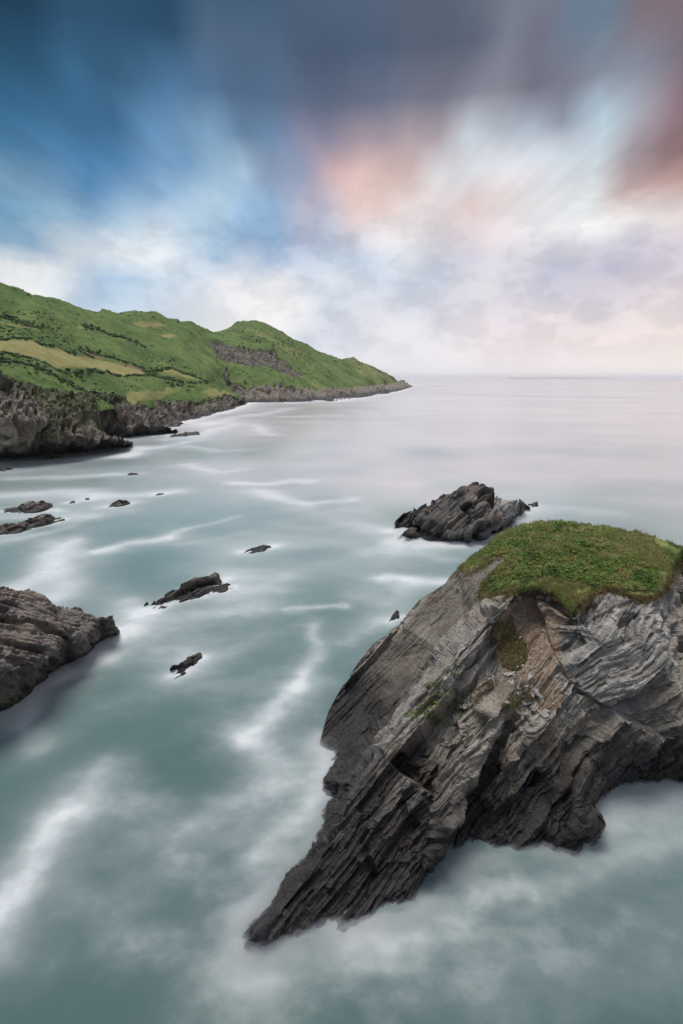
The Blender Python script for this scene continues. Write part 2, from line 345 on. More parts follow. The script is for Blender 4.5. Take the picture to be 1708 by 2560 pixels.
# ------------------------------------------------------------------ materials
def new_mat(name):
    m = bpy.data.materials.new(name); m.use_nodes = True; T = NT(m.node_tree)
    b = T.n('ShaderNodeBsdfPrincipled'); o = T.n('ShaderNodeOutputMaterial'); T.link(b.outputs[0], o.inputs[0])
    return m, T, b
def rock_mat(name, k=1.0, stops=None, wet=(0.5, 2.6), lichen=0.0, bump=0.25, lit_top=1.0):
    m, T, b = new_mat(name)
    pos = T.n('ShaderNodeNewGeometry').outputs['Position']
    bed = T.v('ADD', T.n('ShaderNodeAttribute', attribute_name='bed').outputs['Vector'], T.v('MULTIPLY', T.noise(pos, 0.3 * k, 3, 0.5, 'Color'), (.35 / k, .35 / k, .35 / k)))
    s, a, t = T.n('ShaderNodeSeparateXYZ', i_0=bed).outputs
    sv = T.xyz(T.m('MULTIPLY', s, 4.5 * k), T.m('MULTIPLY', a, 0.55 * k), T.m('MULTIPLY', t, 0.8 * k))
    f1 = T.noise(sv, 1.0, 7, 0.62); f2 = T.noise(pos, 0.45 * k, 5, 0.6); f3 = T.noise(pos, 5.0 * k, 6, 0.65)
    f = T.m('ADD', T.m('MULTIPLY', f1, 0.5), T.m('ADD', T.m('MULTIPLY', f2, 0.25), T.m('MULTIPLY', f3, 0.25)))
    stops = stops or [(0.32, (.052, .048, .045)), (0.45, (.165, .15, .127)), (0.55, (.30, .268, .22)), (0.67, (.52, .475, .40))]
    col = T.ramp(f, stops)
    col = T.mix(T.mr(T.noise(pos, 0.5 * k, 4, 0.6), 0.47, 0.62, 0, 0.65), col, T.mix(f3, (.10, .07, .05), (.34, .27, .19)))
    vein = T.m('ABSOLUTE', T.m('SUBTRACT', T.noise(T.xyz(T.m('MULTIPLY', a, .5 * k), T.m('MULTIPLY', s, 1.1 * k), t), .55, 2, .5), .5))
    col = T.mix(T.m('MULTIPLY', T.mr(vein, .0, .006, 1, 0), T.mr(f2, .5, .6, 0, .6)), col, (.62, .60, .56))
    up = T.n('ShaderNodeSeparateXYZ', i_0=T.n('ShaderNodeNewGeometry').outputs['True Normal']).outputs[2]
    col = T.mix(T.m('MULTIPLY', T.mr(up, .45, .9), T.mr(f3, .38, .6, .15 * lit_top, .6 * lit_top)), col, (.40, .375, .33))      # bedding tops paled where they face up: skylight put into the colour
    tat = T.n('ShaderNodeAttribute', attribute_name='tint'); tn = T.n('ShaderNodeSeparateColor', i_0=tat.outputs['Color'])
    col = T.mix(T.m('SUBTRACT', 1.0, tat.outputs['Alpha']), col, T.mix(1.0, col, (.46, .45, .43), 'MULTIPLY'))      # darkens the lichen-coated back slab and the lower right face
    earth = T.ramp(T.m('ADD', T.m('MULTIPLY', f3, 0.6), T.m('MULTIPLY', f1, 0.4)), [(0.3, (.085, .055, .036)), (0.5, (.24, .17, .115)), (0.68, (.43, .36, .28))])
    col = T.mix(T.m('MULTIPLY', tn.outputs[0], T.mr(f2, 0.3, 0.6, 0.55, 1.0)), col, earth)
    pale = T.ramp(f1, [(0.36, (.06, .062, .064)), (0.47, (.21, .212, .205)), (0.62, (.47, .465, .44))])
    col = T.mix(tn.outputs[1], col, pale)
    moss = T.ramp(f3, [(0.35, (.03, .045, .015)), (0.55, (.075, .095, .03)), (0.7, (.16, .14, .06))])
    col = T.mix(tn.outputs[2], col, moss)
    if lichen:
        l = T.m('MULTIPLY', T.mr(T.noise(pos, 1.7 * k, 5, 0.7), 0.60, 0.66), T.mr(T.noise(pos, 9 * k, 3, 0.6), 0.5, 0.58))
        col = T.mix(T.m('MULTIPLY', l, lichen), col, (.42, .24, .06))
        l2 = T.m('MULTIPLY', T.mr(T.noise(pos, 2.3 * k, 5, 0.7), 0.56, 0.64), T.mr(T.noise(pos, 14 * k, 3, 0.6), 0.5, 0.6))
        col = T.mix(T.m('MULTIPLY', l2, 0.6 * lichen), col, (.50, .49, .44))
    z = T.n('ShaderNodeSeparateXYZ', i_0=pos).outputs[2]
    wetf = T.mr(T.m('ADD', z, T.m('MULTIPLY', T.m('SUBTRACT', f2, 0.5), 3.5)), wet[0], wet[1], 1, 0, True)
    col = T.mix(wetf, col, T.mix(1.0, col, (.11, .11, .125), 'MULTIPLY'))
    T.link(col, b.inputs['Base Color'])
    T.link(T.m('SUBTRACT', 0.82, T.m('MULTIPLY', wetf, 0.30)), b.inputs['Roughness'])
    hgt = T.m('ADD', T.m('MULTIPLY', f1, 0.6), T.m('MULTIPLY', f3, 0.4))
    bm = T.n('ShaderNodeBump', i_Strength=0.9, i_Distance=bump, i_Height=hgt); T.link(bm.outputs[0], b.inputs['Normal'])
    return m
def leaf_mat(name, stops, trans=0.25, rough=0.6):
    m, T, b = new_mat(name)
    a = T.n('ShaderNodeSeparateColor', i_0=T.n('ShaderNodeAttribute', attribute_name='tint').outputs['Color'])
    col = T.ramp(a.outputs[0], stops); T.link(col, b.inputs['Base Color']); b.inputs['Roughness'].default_value = rough
    b.inputs['Specular IOR Level'].default_value = 0.25
    tr = T.n('ShaderNodeBsdfTranslucent', i_0=col); mx = T.n('ShaderNodeMixShader', i_0=trans); T.link(b.outputs[0], mx.inputs[1]); T.link(tr.outputs[0], mx.inputs[2])
    out = [x for x in T.t.nodes if x.type == 'OUTPUT_MATERIAL'][0]; T.link(mx.outputs[0], out.inputs[0])
    return m

# ------------------------------------------------------------------ survey: points of the shore, (px, py, height) as sighted from the camera
MAIN_OUT = [(596,2372,-.3),(640,2378,-.3),(700,2366,-.3),(780,2352,-.3),(870,2336,-.3),(960,2312,-.3),(1044,2292,-.3),(1080,2250,-.3),(1100,2190,-.3),(1160,2175,-.3),(1240,2146,-.3),(1300,2126,-.3),(1360,2120,-.3),(1440,2142,-.3),(1475,2112,-.2),(1497,2085,.2),(1485,2050,.9),(1470,2030,.4),(1500,1995,-.2),(1545,1966,-.3),(1610,1966,-.3),(1708,1975,-.3),(1830,1990,-.3),(1960,2010,-.3),
  (1960,1430,11.4),(1830,1392,11.8),(1708,1369,12.0),(1680,1358,12.1),(1600,1335,12.3),(1510,1316,12.5),(1450,1311,12.5),(1400,1303,12.6),(1350,1304,12.4),(1300,1313,12.0),(1245,1336,11.2),(1210,1370,10.4),(1165,1400,9.6),(1135,1430,9.0),(1110,1460,8.3),(1050,1500,7.4),(1000,1560,6.3),(930,1612,5.0),(890,1662,4.0),(850,1730,2.6),(815,1800,1.2),(800,1852,.2),(796,1876,-.3),(826,1896,-.3),(838,1915,-.3),(810,1950,-.3),(805,2010,-.3),(795,2070,-.2),(778,2130,.2),(762,2148,.1),(720,2165,-.1),(684,2200,-.3),(642,2262,-.3),(606,2320,-.3)]
CREST = [(1232,1524,9.8),(1190,1545,9.2),(1132,1620,8.1),(1082,1690,6.9),(1042,1740,5.9),(1002,1790,5.0),(965,1838,4.3),(935,1890,3.7),(890,1960,3.0),(855,2035,2.5),(815,2112,2.0),(772,2185,1.6),(712,2262,1.1),(655,2325,.9)]
GULLY = [(1205,1508,9.0),(1166,1543,7.4),(1104,1624,5.4),(1058,1690,4.1),(1016,1742,3.0),(972,1792,2.0),(925,1826,1.1),(880,1862,.4)]
CRACK = [(1256,1832,4.1),(1222,1905,2.9),(1186,1985,1.8),(1126,2118,.4),(1075,2215,-.3)]
LIP = [(1228,1822,5.4),(1188,1902,4.4),(1148,1976,3.4),(1088,2106,1.9),(1028,2222,.6)]
TURFLINE = [(1250,1500,10.2),(1290,1478,10.6),(1350,1468,10.9),(1385,1482,10.7),(1430,1532,10.0),(1462,1500,10.5),(1520,1478,10.8),(1580,1490,10.75),(1645,1492,10.7),(1668,1440,11.2),(1682,1402,11.6)]
MAIN_IN = CREST + GULLY + CRACK + LIP + TURFLINE + [(1300,1400,11.7),(1400,1370,12.3),(1500,1390,12.2),(1600,1400,12.0),(1340,1345,12.2),(1230,1430,10.6),(1180,1450,9.6),
  (1385,1530,9.6),(1340,1520,9.3),(1280,1540,9.1),(1262,1600,8.35),(1300,1610,8.05),(1360,1590,8.1),
  (1280,1660,7.6),(1180,1660,7.4),(1140,1720,6.8),(1240,1720,7.0),(1330,1700,7.2),(1400,1680,7.4),(1500,1600,8.9),(1590,1600,9.1),(1650,1590,9.2),(1665,1700,7.2),(1600,1720,6.9),(1480,1780,5.3),(1400,1800,5.2),
  (1700,1640,7.0),(1700,1800,4.6),(1560,1850,3.3),(1470,1900,2.6),(1640,1900,1.6),(1510,1950,1.0),(1708,1880,2.2),
  (1690,1420,10.0),(1706,1470,8.0),(1760,1480,8.4),(1830,1500,8.6),(1960,1560,8.0),(1830,1800,4.0),
  (1330,1850,4.6),(1290,1900,3.8),(1390,1930,3.0),(1440,1990,1.9),(1372,1965,2.3),(1350,2060,.6),(1300,2000,2.4),(1420,2080,.8),(1455,2045,1.6),
  (1160,1830,5.4),(1080,1800,5.2),(1040,1860,4.4),(1000,1950,2.9),(960,2030,2.3),(1020,2060,1.3),(1090,2000,3.0),(1060,2150,1.3),(900,2130,1.7),(960,2150,1.3),(860,2220,.9),(1000,2200,.8),(760,2270,.7),(630,2345,.55),(700,2320,.5),(940,2240,.6),(860,2290,.4),
  (868,1990,1.7),(828,2075,1.2),(880,1925,2.0),(905,1875,2.2),
  (1080,1530,6.6),(1010,1640,4.4),(930,1720,2.6),(870,1800,1.1),(1150,1470,8.6)]
MAIN_BREAK = [[p[:2] for p in L] for L in (CREST, GULLY, CRACK, LIP, TURFLINE)]
STACK_OUT = [(978,1329,-.3),(1012,1323,-.3),(1036,1313,.3),(1000,1342,-.2),(976,1359,-.3),(1016,1346,-.1),(996,1363,-.3),(1050,1350,-.1),(1044,1364,-.3),(1085,1361,-.3),(1120,1361,-.3),(1160,1358,-.3),(1190,1353,-.3),(1240,1342,-.3),(1284,1326,-.3),(1292,1300,-.3),(1306,1278,-.3),(1326,1268,-.3),D(1308,1253,97),D(1296,1256,96),D(1283,1250,95),D(1278,1241,94),D(1260,1233,92),D(1236,1231,89),D(1230,1222,89),D(1215,1217,88.5),D(1195,1213,88),D(1170,1225,87.5),D(1150,1225,87),D(1130,1231,86.5),D(1110,1233,86),D(1090,1245,85),D(1065,1263,84.5),D(1050,1280,84),D(1040,1273,86),D(1020,1279,86),D(1003,1290,86)]
STACK_IN = [D(1180,1246,82),D(1120,1290,80.5),D(1100,1312,79.5),D(1062,1298,80.5),D(1025,1330,79.5),D(1200,1300,81),D(1240,1290,83.5),D(1270,1275,88),D(1130,1338,78.3),D(1200,1335,78.6),D(1150,1270,82.5),D(1230,1255,85),D(1085,1335,79)]
LEFT_OUT = [(302,1578,-.2),(272,1594,-.3),(246,1610,-.3),(226,1636,-.3),(172,1662,-.3),(142,1688,-.3),(92,1722,-.3),(60,1748,-.3),(10,1780,-.3),(-60,1810,-.3),(-200,1860,-.3),
  D(-200,1440,46),D(0,1460,46.5),D(40,1470,47),D(80,1470,48),D(115,1483,48),D(130,1498,48),D(140,1512,47.5),D(165,1513,48.5),D(200,1520,49),D(215,1533,48.5),D(232,1535,49),D(250,1545,49),D(280,1540,50),D(287,1556,49)]
LEFT_IN = [D(60,1600,41.5),D(100,1560,43.5),D(160,1580,44.5),D(200,1600,45.2),D(120,1640,41.3),D(30,1680,39),D(-100,1640,39)]
# cliffs of the bay
C1_OUT = [(-180,1152,-.5),(0,1148,-.5),(100,1141,-.5),(200,1132,-.5),(260,1124,-.5),(300,1122,-.5),(346,1119,-.5),D(318,1104,193),D(290,1096,190),D(262,1086,187),D(246,1074,186),D(238,1050,188),D(244,1010,190),D(236,984,192),D(150,974,190),D(80,958,190),D(0,930,190),D(-180,880,190)]
C1_IN = [D(0,1080,170),D(120,1050,178),D(60,1010,184),D(200,1040,184),D(200,1090,178),D(150,1100,174),D(250,1105,184),D(0,1000,183)]
C2_OUT = [(225,1100,-.5),(290,1097,-.5),(332,1094,-.5),(372,1090,-.5),(426,1084,-.5),D(440,1079,252),D(412,1068,250),D(398,1050,247),D(385,1030,248),D(366,1010,250),D(330,1002,250),D(300,984,250),D(225,976,245)]
C2_IN = [D(322,1020,240),D(328,1075,236),D(300,1060,242),D(280,1010,246),D(350,1060,243),D(375,1070,245)]
C3_OUT = [(330,1086,-.5),(400,1070,-.5),(445,1058,-.5),(500,1049,-.5),(545,1034,-.5),(592,1022,-.5),(622,1008,-.5),D(612,996,520),D(585,990,500),D(565,984,470),D(540,988,430),D(500,996,390),D(450,1000,350),D(400,1003,320),D(330,1003,290)]
C3_IN = [D(440,1030,335),D(500,1025,375),D(550,1010,430),D(590,1005,490)]
CB_OUT = [(540,1012,-.5),(600,1007,-.5),(680,1008,-.5),(760,1006,-.5),(800,1004,-.5),(832,1005,-.5),(880,998,-.5),(930,992,-.5),(960,988,-.5),(990,981,-.5),(1010,975,-.5),(1034,967,-.5),D(1026,960,1700),D(1002,948,1560),D(975,958,1350),D(945,960,1150),D(900,968,960),D(850,966,850),D(800,976,750),D(760,968,700),D(700,958,660),D(640,970,640),D(590,955,640),D(540,925,640)]
CB_IN = [D(600,980,625),D(700,985,618),D(850,985,790),D(950,975,1020)]
# green slopes
HA_OUT = [D(-260,1000,190),D(0,960,190),D(80,978,191),D(150,990,192),D(236,1004,196),D(330,1022,262),D(400,1020,325),D(450,1014,353),D(500,1008,392),D(540,1000,432),D(570,996,472),D(600,1002,505),D(612,1004,520),D(590,984,525),D(568,968,590),D(558,945,640),D(552,915,690),D(540,888,735),D(520,864,790),D(500,836,860),D(480,806,880),D(430,800,760),D(380,779,720),D(340,773,700),D(290,775,680),D(235,778,620),D(200,770,590),D(150,755,550),D(80,730,500),D(0,700,460),D(-120,650,420),D(-260,590,400)]
HA_IN = [D(0,880,250),D(120,900,270),D(250,930,320),D(400,960,390),D(500,960,440),D(0,800,330),D(200,850,400),D(350,870,470),D(450,880,530),D(300,810,560),D(100,770,400),D(420,820,680),D(-150,800,300)]
HB_OUT = [D(470,1000,660),D(590,985,648),D(640,988,648),D(700,976,668),D(760,986,708),D(800,992,760),D(850,982,860),D(900,980,975),D(945,972,1160),D(975,968,1360),D(1002,956,1570),D(1022,960,1690),D(1000,946,1640),D(985,942,1560),D(960,930,1480),D(930,916,1430),D(910,910,1400),D(880,894,1350),D(850,893,1300),D(800,878,1220),D(760,856,1150),D(720,836,1100),D(690,822,1070),D(660,809,1040),D(620,802,1010),D(590,805,1000),D(565,818,980),D(540,824,965),D(520,818,950),D(470,806,920)]
HB_IN = [D(560,880,760),D(600,860,820),D(650,850,880),D(700,870,880),D(640,900,760),D(700,930,740),D(600,930,690),D(760,910,900),D(820,930,960),D(880,940,1120),D(800,960,830)]
SMALL = [  # base line, crest line, setback of the crest (m), label
 ([(350,1534),(380,1527),(420,1512),(460,1500),(500,1490),(550,1462),(562,1450)], [(352,1520),(366,1505),(372,1510),(385,1500),(410,1496),(412,1484),(432,1472),(448,1475),(452,1458),(490,1443),(520,1440),(540,1430),(548,1434),(549,1445)], 1.6, 'long ridged dark rock, the largest breaking the water in mid bay', 1.0),
 ([(520,1480),(545,1478),(565,1474),(586,1466)], [(530,1469),(550,1460),(568,1456),(580,1460)], 1.0, 'low wet rock just off the upper end of the long ridged rock', .6),
 ([(422,1690),(436,1692),(458,1682),(482,1660),(508,1640)], [(425,1672),(432,1662),(450,1658),(464,1650),(468,1642),(495,1632),(504,1632)], 0.9, 'small two-humped rock nearest the lower middle of the bay', .6),
 ([(600,1380),(630,1378),(660,1374),(684,1366)], [(622,1371),(640,1368),(655,1362),(664,1361),(676,1364)], 1.0, 'low jagged rock awash in the middle of the bay', .5),
 ([(266,1267),(290,1266),(312,1264),(330,1258)], [(280,1258),(298,1250),(312,1250),(322,1252)], 1.5, 'small flat-topped rock in the white water beyond the reefs', .5),
 ([(-60,1278),(0,1279),(40,1280),(60,1281),(100,1280),(134,1274),(148,1276)], [(-60,1268),(0,1273),(28,1267),(45,1269),(50,1262),(72,1254),(82,1251),(92,1256),(104,1250),(118,1256),(130,1260),(133,1270)], 2.2, 'dark reef with three knobs, farther of two reefs beside the shore', .8),
 ([(-60,1345),(0,1336),(50,1330),(90,1318),(130,1308),(165,1298)], [(-60,1308),(0,1310),(50,1306),(66,1300),(80,1306),(68,1294),(82,1294),(105,1284),(125,1284),(140,1294),(160,1292)], 2.4, 'long dark reef, nearer of two reefs beside the shore', .9),
 ([(966,1556),(985,1548),(1000,1543)], [(980,1538),(992,1524),(998,1528)], 0.7, 'small upright fin of rock beside the big grassy rock', .3),
 ([(1312,1268),(1330,1268),(1347,1264)], [(1320,1260),(1336,1254),(1345,1253)], 1.2, 'pointed little rock beyond the end of the sea stack', .5),
 ([(170,1257),(182,1257),(192,1255)], [(176,1252),(186,1251)], 0.6, 'tiny rock awash by the farther reef, nearer the shore', .25),
 ([(208,1249),(218,1249),(228,1247)], [(214,1245),(222,1243)], 0.6, 'tiny pointed rock awash beyond the farther reef', .25),
 ([(386,1237),(400,1237),(416,1234)], [(394,1233),(408,1232)], 0.6, 'faint sliver of rock awash farthest out from the reefs', .25),
 ([(-20,1176),(10,1176),(38,1172)], [(-10,1168),(14,1168),(30,1170)], 1.2, 'low dark rock below the near cliff at the shore', .4),
 ([(316,1186),(332,1186),(352,1184)], [(322,1182),(342,1182)], 0.6, 'tiny rock awash below the tip of the near cliff', .25),
 ([(410,1066),(440,1064),(468,1060)], [(418,1058),(438,1050),(452,1052),(462,1057)], 5.0, 'rounded brown islet off the second cliff', 1.6),
 ([(420,1090),(460,1089),(502,1084)], [(436,1083),(458,1082),(462,1079),(478,1081),(492,1078),(498,1080)], 3.0, 'thin black spit of rock running out from the second cliff', .8),
 ([(100,1146),(130,1145),(166,1142)], [(112,1141),(128,1139),(150,1140)], 2.0, 'wet boulders at the foot of the near cliff', .6),
]
BASES = [[p[:2] for p in o if p[2] <= 0.25] for o in (MAIN_OUT, STACK_OUT, LEFT_OUT, C1_OUT, C2_OUT, C3_OUT, CB_OUT)] + [s[0] for s in SMALL]
BASE_K = [.9, 1.0, .28, 2.2, 2.4, 3.0, 5.0] + [.12 + .22 * s[4] * (1 if s[2] < 4 else .5) for s in SMALL]

# ------------------------------------------------------------------ the sea
def densify(poly, n=6):
    o = []
    for a, b in zip(poly[:-1], poly[1:]):
        if math.hypot(a[0] - b[0], a[1] - b[1]) > 300: o.append(a); continue
        for k in range(n): o.append((a[0] + (b[0] - a[0]) * k / n, a[1] + (b[1] - a[1]) * k / n))
    o.append(poly[-1]); return np.array(o, float)
FOAM = [
 ([(300,1592),(235,1655),(140,1708),(20,1810)], .8, .55),  # line of a foam streak, half width (m), strength
 ([(30,1470),(100,1425),(150,1380),(205,1352)], 2.6, 1.0), ([(110,1440),(130,1480),(120,1500)], 2.2, .8),
 ([(250,1378),(350,1357),(440,1337)], 1.5, .95), ([(440,1337),(520,1312),(590,1295)], 1.0, .55), ([(440,1352),(560,1350),(640,1335)], .9, .25),
 ([(615,1203),(680,1205),(740,1196),(785,1202)], 2.2, .75), ([(640,1228),(700,1252),(760,1258),(860,1240)], 2.8, .8), ([(700,1270),(800,1280),(900,1268)], 2.5, .3),
 ([(470,1120),(540,1130),(600,1127)], 2.2, .5), ([(480,1160),(560,1180),(620,1172)], 2.2, .5), ([(640,1062),(664,1070),(664,1085)], 3.0, .5), ([(470,1010),(560,1035)], 3, .2),
 ([(636,1836),(680,1782),(740,1722)], .8, .8), ([(740,1722),(785,1660),(800,1610),(770,1560)], .9, .6), ([(640,1838),(680,1880),(660,1940)], 1.0, .35),
 ([(690,1522),(770,1508),(835,1500)], .5, .65), ([(960,1450),(1040,1455),(1140,1450)], 1.3, 1.0), ([(860,1600),(900,1560),(960,1545)], .8, .25),
 ([(-80,2370),(40,2230),(120,2120),(180,2030)], 1.15, 1.1), ([(190,2030),(230,1930)], .8, .35),
 ([(860,2370),(980,2345),(1120,2300),(1300,2250)], .5, .38), ([(1300,2245),(1480,2180),(1720,2110)], .7, .32), ([(1000,2400),(1250,2400),(1500,2350),(1700,2330)], 1.0, .14), ([(1560,2060),(1708,2030)], 1.2, .45),
 ([(655,2140),(710,2060),(775,1970),(810,1890)], .9, .6), ([(480,2090),(600,2010),(720,1930)], .9, .32), ([(330,2120),(480,2130),(600,2080)], 1.0, .16), ([(250,2000),(400,2040)], 1.2, .2),
 ([(300,2330),(450,2400),(600,2450)], 1.2, .16), ([(660,2430),(800,2410),(950,2390)], .6, .22), ([(1200,2500),(1500,2480),(1700,2460)], 1.0, .14), ([(200,2250),(380,2230)], 1, .16),
 ([(0,1800),(80,1870),(60,1830)], .9, .4), ([(180,1695),(240,1672),(290,1650)], .8, .7), ([(60,1760),(130,1715),(190,1695)], .7, .5),
 ([(330,1570),(480,1560),(620,1520)], 2.0, .45), ([(420,1610),(560,1640),(640,1600)], 1.8, .22), ([(300,1500),(350,1540),(330,1600)], 1.5, .5), ([(560,1490),(660,1470),(720,1430)], 1.8, .35),
 ([(0,1240),(150,1235),(330,1238),(450,1228)], 3.5, .6), ([(0,1300),(120,1292),(200,1300)], 2.0, .6), ([(0,1360),(100,1340),(180,1318)], 1.6, .5), ([(200,1290),(330,1285)], 2, .2),
 ([(0,1195),(120,1198),(260,1190)], 2.2, .45), ([(20,1160),(200,1148),(345,1135)], 3.0, .7), ([(345,1135),(440,1115),(520,1095)], 3, .5), ([(420,1100),(520,1090),(600,1060)], 4, .5), ([(520,1065),(640,1035),(700,1020)], 5, .45),
 ([(1020,968),(1120,966)], 30, .5), ([(1160,984),(1300,990),(1480,993)], 24, .6), ([(880,1000),(980,1000)], 10, .4), ([(860,1022),(960,1035),(990,1060)], 6, .3), ([(700,1045),(820,1040)], 6, .3),
 ([(900,1385),(1000,1380),(1120,1390)], 2.0, .3), ([(840,1300),(940,1340)], 3.0, .3), ([(1290,1290),(1400,1270),(1500,1280)], 3.0, .35), ([(900,1240),(1000,1230),(1150,1195)], 5, .25),
 ([(600,1310),(760,1330),(880,1310)], 3.5, .22), ([(600,1430),(760,1420),(900,1400)], 3.0, .25), ([(880,1480),(960,1500),(1000,1480)], 1.5, .3)]
def line_dist(PX, PY, L):
    best = np.full(PX.shape, 1e9); par = np.zeros(PX.shape)
    for a, b in zip(L[:-1], L[1:]):
        ab = b - a; t = np.clip(((PX - a[0]) * ab[0] + (PY - a[1]) * ab[1]) / max((ab ** 2).sum(), 1e-9), 0, 1)
        d = np.hypot(PX - a[0] - t * ab[0], PY - a[1] - t * ab[1]); best = np.minimum(best, d)
    return best
def foam_fields(x, y):
    p = np.stack([x, y, x * 0], -1); r = np.hypot(x, y)
    lv = np.clip(np.log2(np.maximum(r, 1) / 22.0), 0, 6.999)
    def scaled(fn):                                     # eddies grow coarser away from the near water
        out = np.zeros(x.shape)
        for k in range(8):
            w = np.clip(1 - np.abs(lv - k), 0, 1); sel = w > 0
            if sel.any(): out[sel] += w[sel] * fn(p[sel] / 2.0 ** k)
        return out
    sc = np.clip(r / 35.0, 0.6, 12)
    X = x + sc * (scaled(lambda q: fbm(q / 4.0, 4, 3)) * 1.9 + scaled(lambda q: fbm(q / 1.1, 3, 5)) * .35); Y = y + sc * (scaled(lambda q: fbm(q / 4.0, 4, 4)) * 2.4 + scaled(lambda q: fbm(q / 1.1, 3, 6)) * .35)
    foam = np.zeros(x.shape); 
    for L, w, s in FOAM:
        A = on_sea(*np.array(L, float).T)[:, :2]
        lo, hi = A.min(0) - 5 * w - 12, A.max(0) + 5 * w + 12
        sel = (X > lo[0]) & (X < hi[0]) & (Y > lo[1]) & (Y < hi[1])
        if not sel.any(): continue
        d = line_dist(X[sel], Y[sel], A)
        # streaks that run away from the eye look the same width; keep true width
        foam[sel] = 1 - (1 - foam[sel]) * (1 - np.clip(.82 * s * (.66 * np.exp(-(d / w) ** 2) + .34 * np.exp(-(d / (2.4 * w)) ** 2)), 0, 0.98))
    near = np.full(x.shape, 1e9); mist = np.zeros(x.shape); collar = np.zeros(x.shape)
    for bi, (B, kb) in enumerate(zip(BASES, BASE_K)):
        b = densify(B); A = on_sea(b[:, 0], b[:, 1])[:, :2]
        lo, hi = A.min(0) - 40, A.max(0) + 40
        sel = (x > lo[0]) & (x < hi[0]) & (y > lo[1]) & (y < hi[1])
        if not sel.any(): continue
        dd = line_dist(x[sel], y[sel], A); near[sel] = np.minimum(near[sel], dd)
        collar[sel] = np.maximum(collar[sel], (.10 if bi == 0 else .5) * np.exp(-(dd / (.7 + .9 * kb)) ** 1.2))
        mist[sel] = np.maximum(mist[sel], kb * (.42 * np.exp(-(dd / (.9 * kb)) ** 1.3) + .13 * np.exp(-dd / (2.6 * kb))))
    wisp = scaled(lambda q: fbm(q * np.array([.7, 1.1, 1]) / 1.1, 5, 12, 0.62)); big = scaled(lambda q: fbm(q / 4.5, 3, 21))
    k = np.clip(r / 45.0, 0.8, 8)
    shore = np.exp(-near / (1.2 * k)) * 0.20 + np.exp(-near / (3.5 * k)) * 0.20
    tot = collar * (.9 + .7 * wisp + .5 * big) + foam * (0.95 + 0.45 * wisp + .3 * big) + shore * sstep(10, 45, r) * (0.8 + 0.9 * big + 0.5 * wisp) + 0.10 * sstep(-0.1, 0.9, big + 0.8 * wisp) 
    milk_sheen = .30 * sstep(17, 42, r) + sstep(30, 140, r) * .62 + .3 * sstep(100, 350, r) + .35 * sstep(25, 90, r) * big  # milky water paler with distance, sky reflection put into the colour
    return np.clip(tot, 0, 1), mist, wisp, big, np.clip(milk_sheen * (.72 + .28 * sstep(-.45, .15, np.arctan2(x, y))), 0, 1)
def sea_grid(py0, py1, dpy, az0, az1, daz):
    rows = np.arange(py0, py1, -dpy); rr = H / np.tan(np.arctan((rows - 1280) / 1280) + PITCH)
    return rr, np.radians(np.arange(az0, az1 + 1e-6, daz))
def build_sea():
    m, T, b = new_mat('sea_water')
    pos = T.n('ShaderNodeNewGeometry').outputs['Position']
    foam = T.n('ShaderNodeSeparateColor', i_0=T.n('ShaderNodeAttribute', attribute_name='tint').outputs['Color'])
    milk_sheen = foam.outputs[1]; foam = foam.outputs[0]
    sp = T.n('ShaderNodeSeparateXYZ', i_0=pos)
    st = T.xyz(T.m('MULTIPLY', sp.outputs[0], 0.007), T.m('MULTIPLY', sp.outputs[1], 0.013), 0.0)
    big = T.noise(st, 1.0, 5, 0.6)
    fine = T.noise(pos, 1.4, 6, 0.65)
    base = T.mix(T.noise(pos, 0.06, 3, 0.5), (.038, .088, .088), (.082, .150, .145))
    base = T.mix(T.m('MULTIPLY', milk_sheen, T.mr(big, 0.3, 0.65, 0.74, 1.0)), base, T.mix(T.mr(milk_sheen, .45, 1.0), (.36, .50, .50), (.58, .55, .565)))  # far tone carries the sky's pinkish reflection as base colour
    f = T.m('MULTIPLY', foam, T.mr(fine, 0.3, 0.7, 0.88, 1.1), clamp=True)
    col = T.mix(T.m('MULTIPLY', f, .88), base, (.75, .79, .81))
    T.link(col, b.inputs['Base Color'])
    T.link(T.mr(f, 0, 0.8, 0.17, 0.75), b.inputs['Roughness']); b.inputs['IOR'].default_value = 1.33
    T.link(T.mr(f, 0, 1, 0.5, 0.15), b.inputs['Specular IOR Level'])
    rows = np.concatenate([[6000, 3800], np.arange(2760, 1000, -3.2), np.arange(1000, 955, -1.5)])
    rr = H / np.tan(np.arctan((rows - 1280) / 1280) + PITCH); rr = np.concatenate([[0.05], rr, [3500, 5000, 8000, 14000, 25000, 40000]])
    az = np.radians(np.concatenate([np.arange(-180, -50, 10), np.arange(-50, 50, 0.22), np.arange(50, 180.1, 10)]))
    R, A = np.meshgrid(rr, az, indexing='ij'); x = R * np.sin(A); y = R * np.cos(A)
    f, mist, wisp, big, milk_sheen = foam_fields(x, y)
    n = len(az); J, I = np.meshgrid(np.arange(len(rr) - 1), np.arange(n - 1), indexing='ij'); J = J.ravel(); I = I.ravel()
    me = mk_mesh('sea', np.stack([x, y, x * 0], -1).reshape(-1, 3), np.stack([J * n + I, J * n + I + 1, (J + 1) * n + I + 1, (J + 1) * n + I], 1), smooth=True)
    t = np.zeros((x.size, 3)); t[:, 0] = f.ravel(); t[:, 1] = milk_sheen.ravel(); set_col(me, 'tint', t)
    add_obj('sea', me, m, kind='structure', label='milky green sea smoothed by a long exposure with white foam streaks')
build_sea()
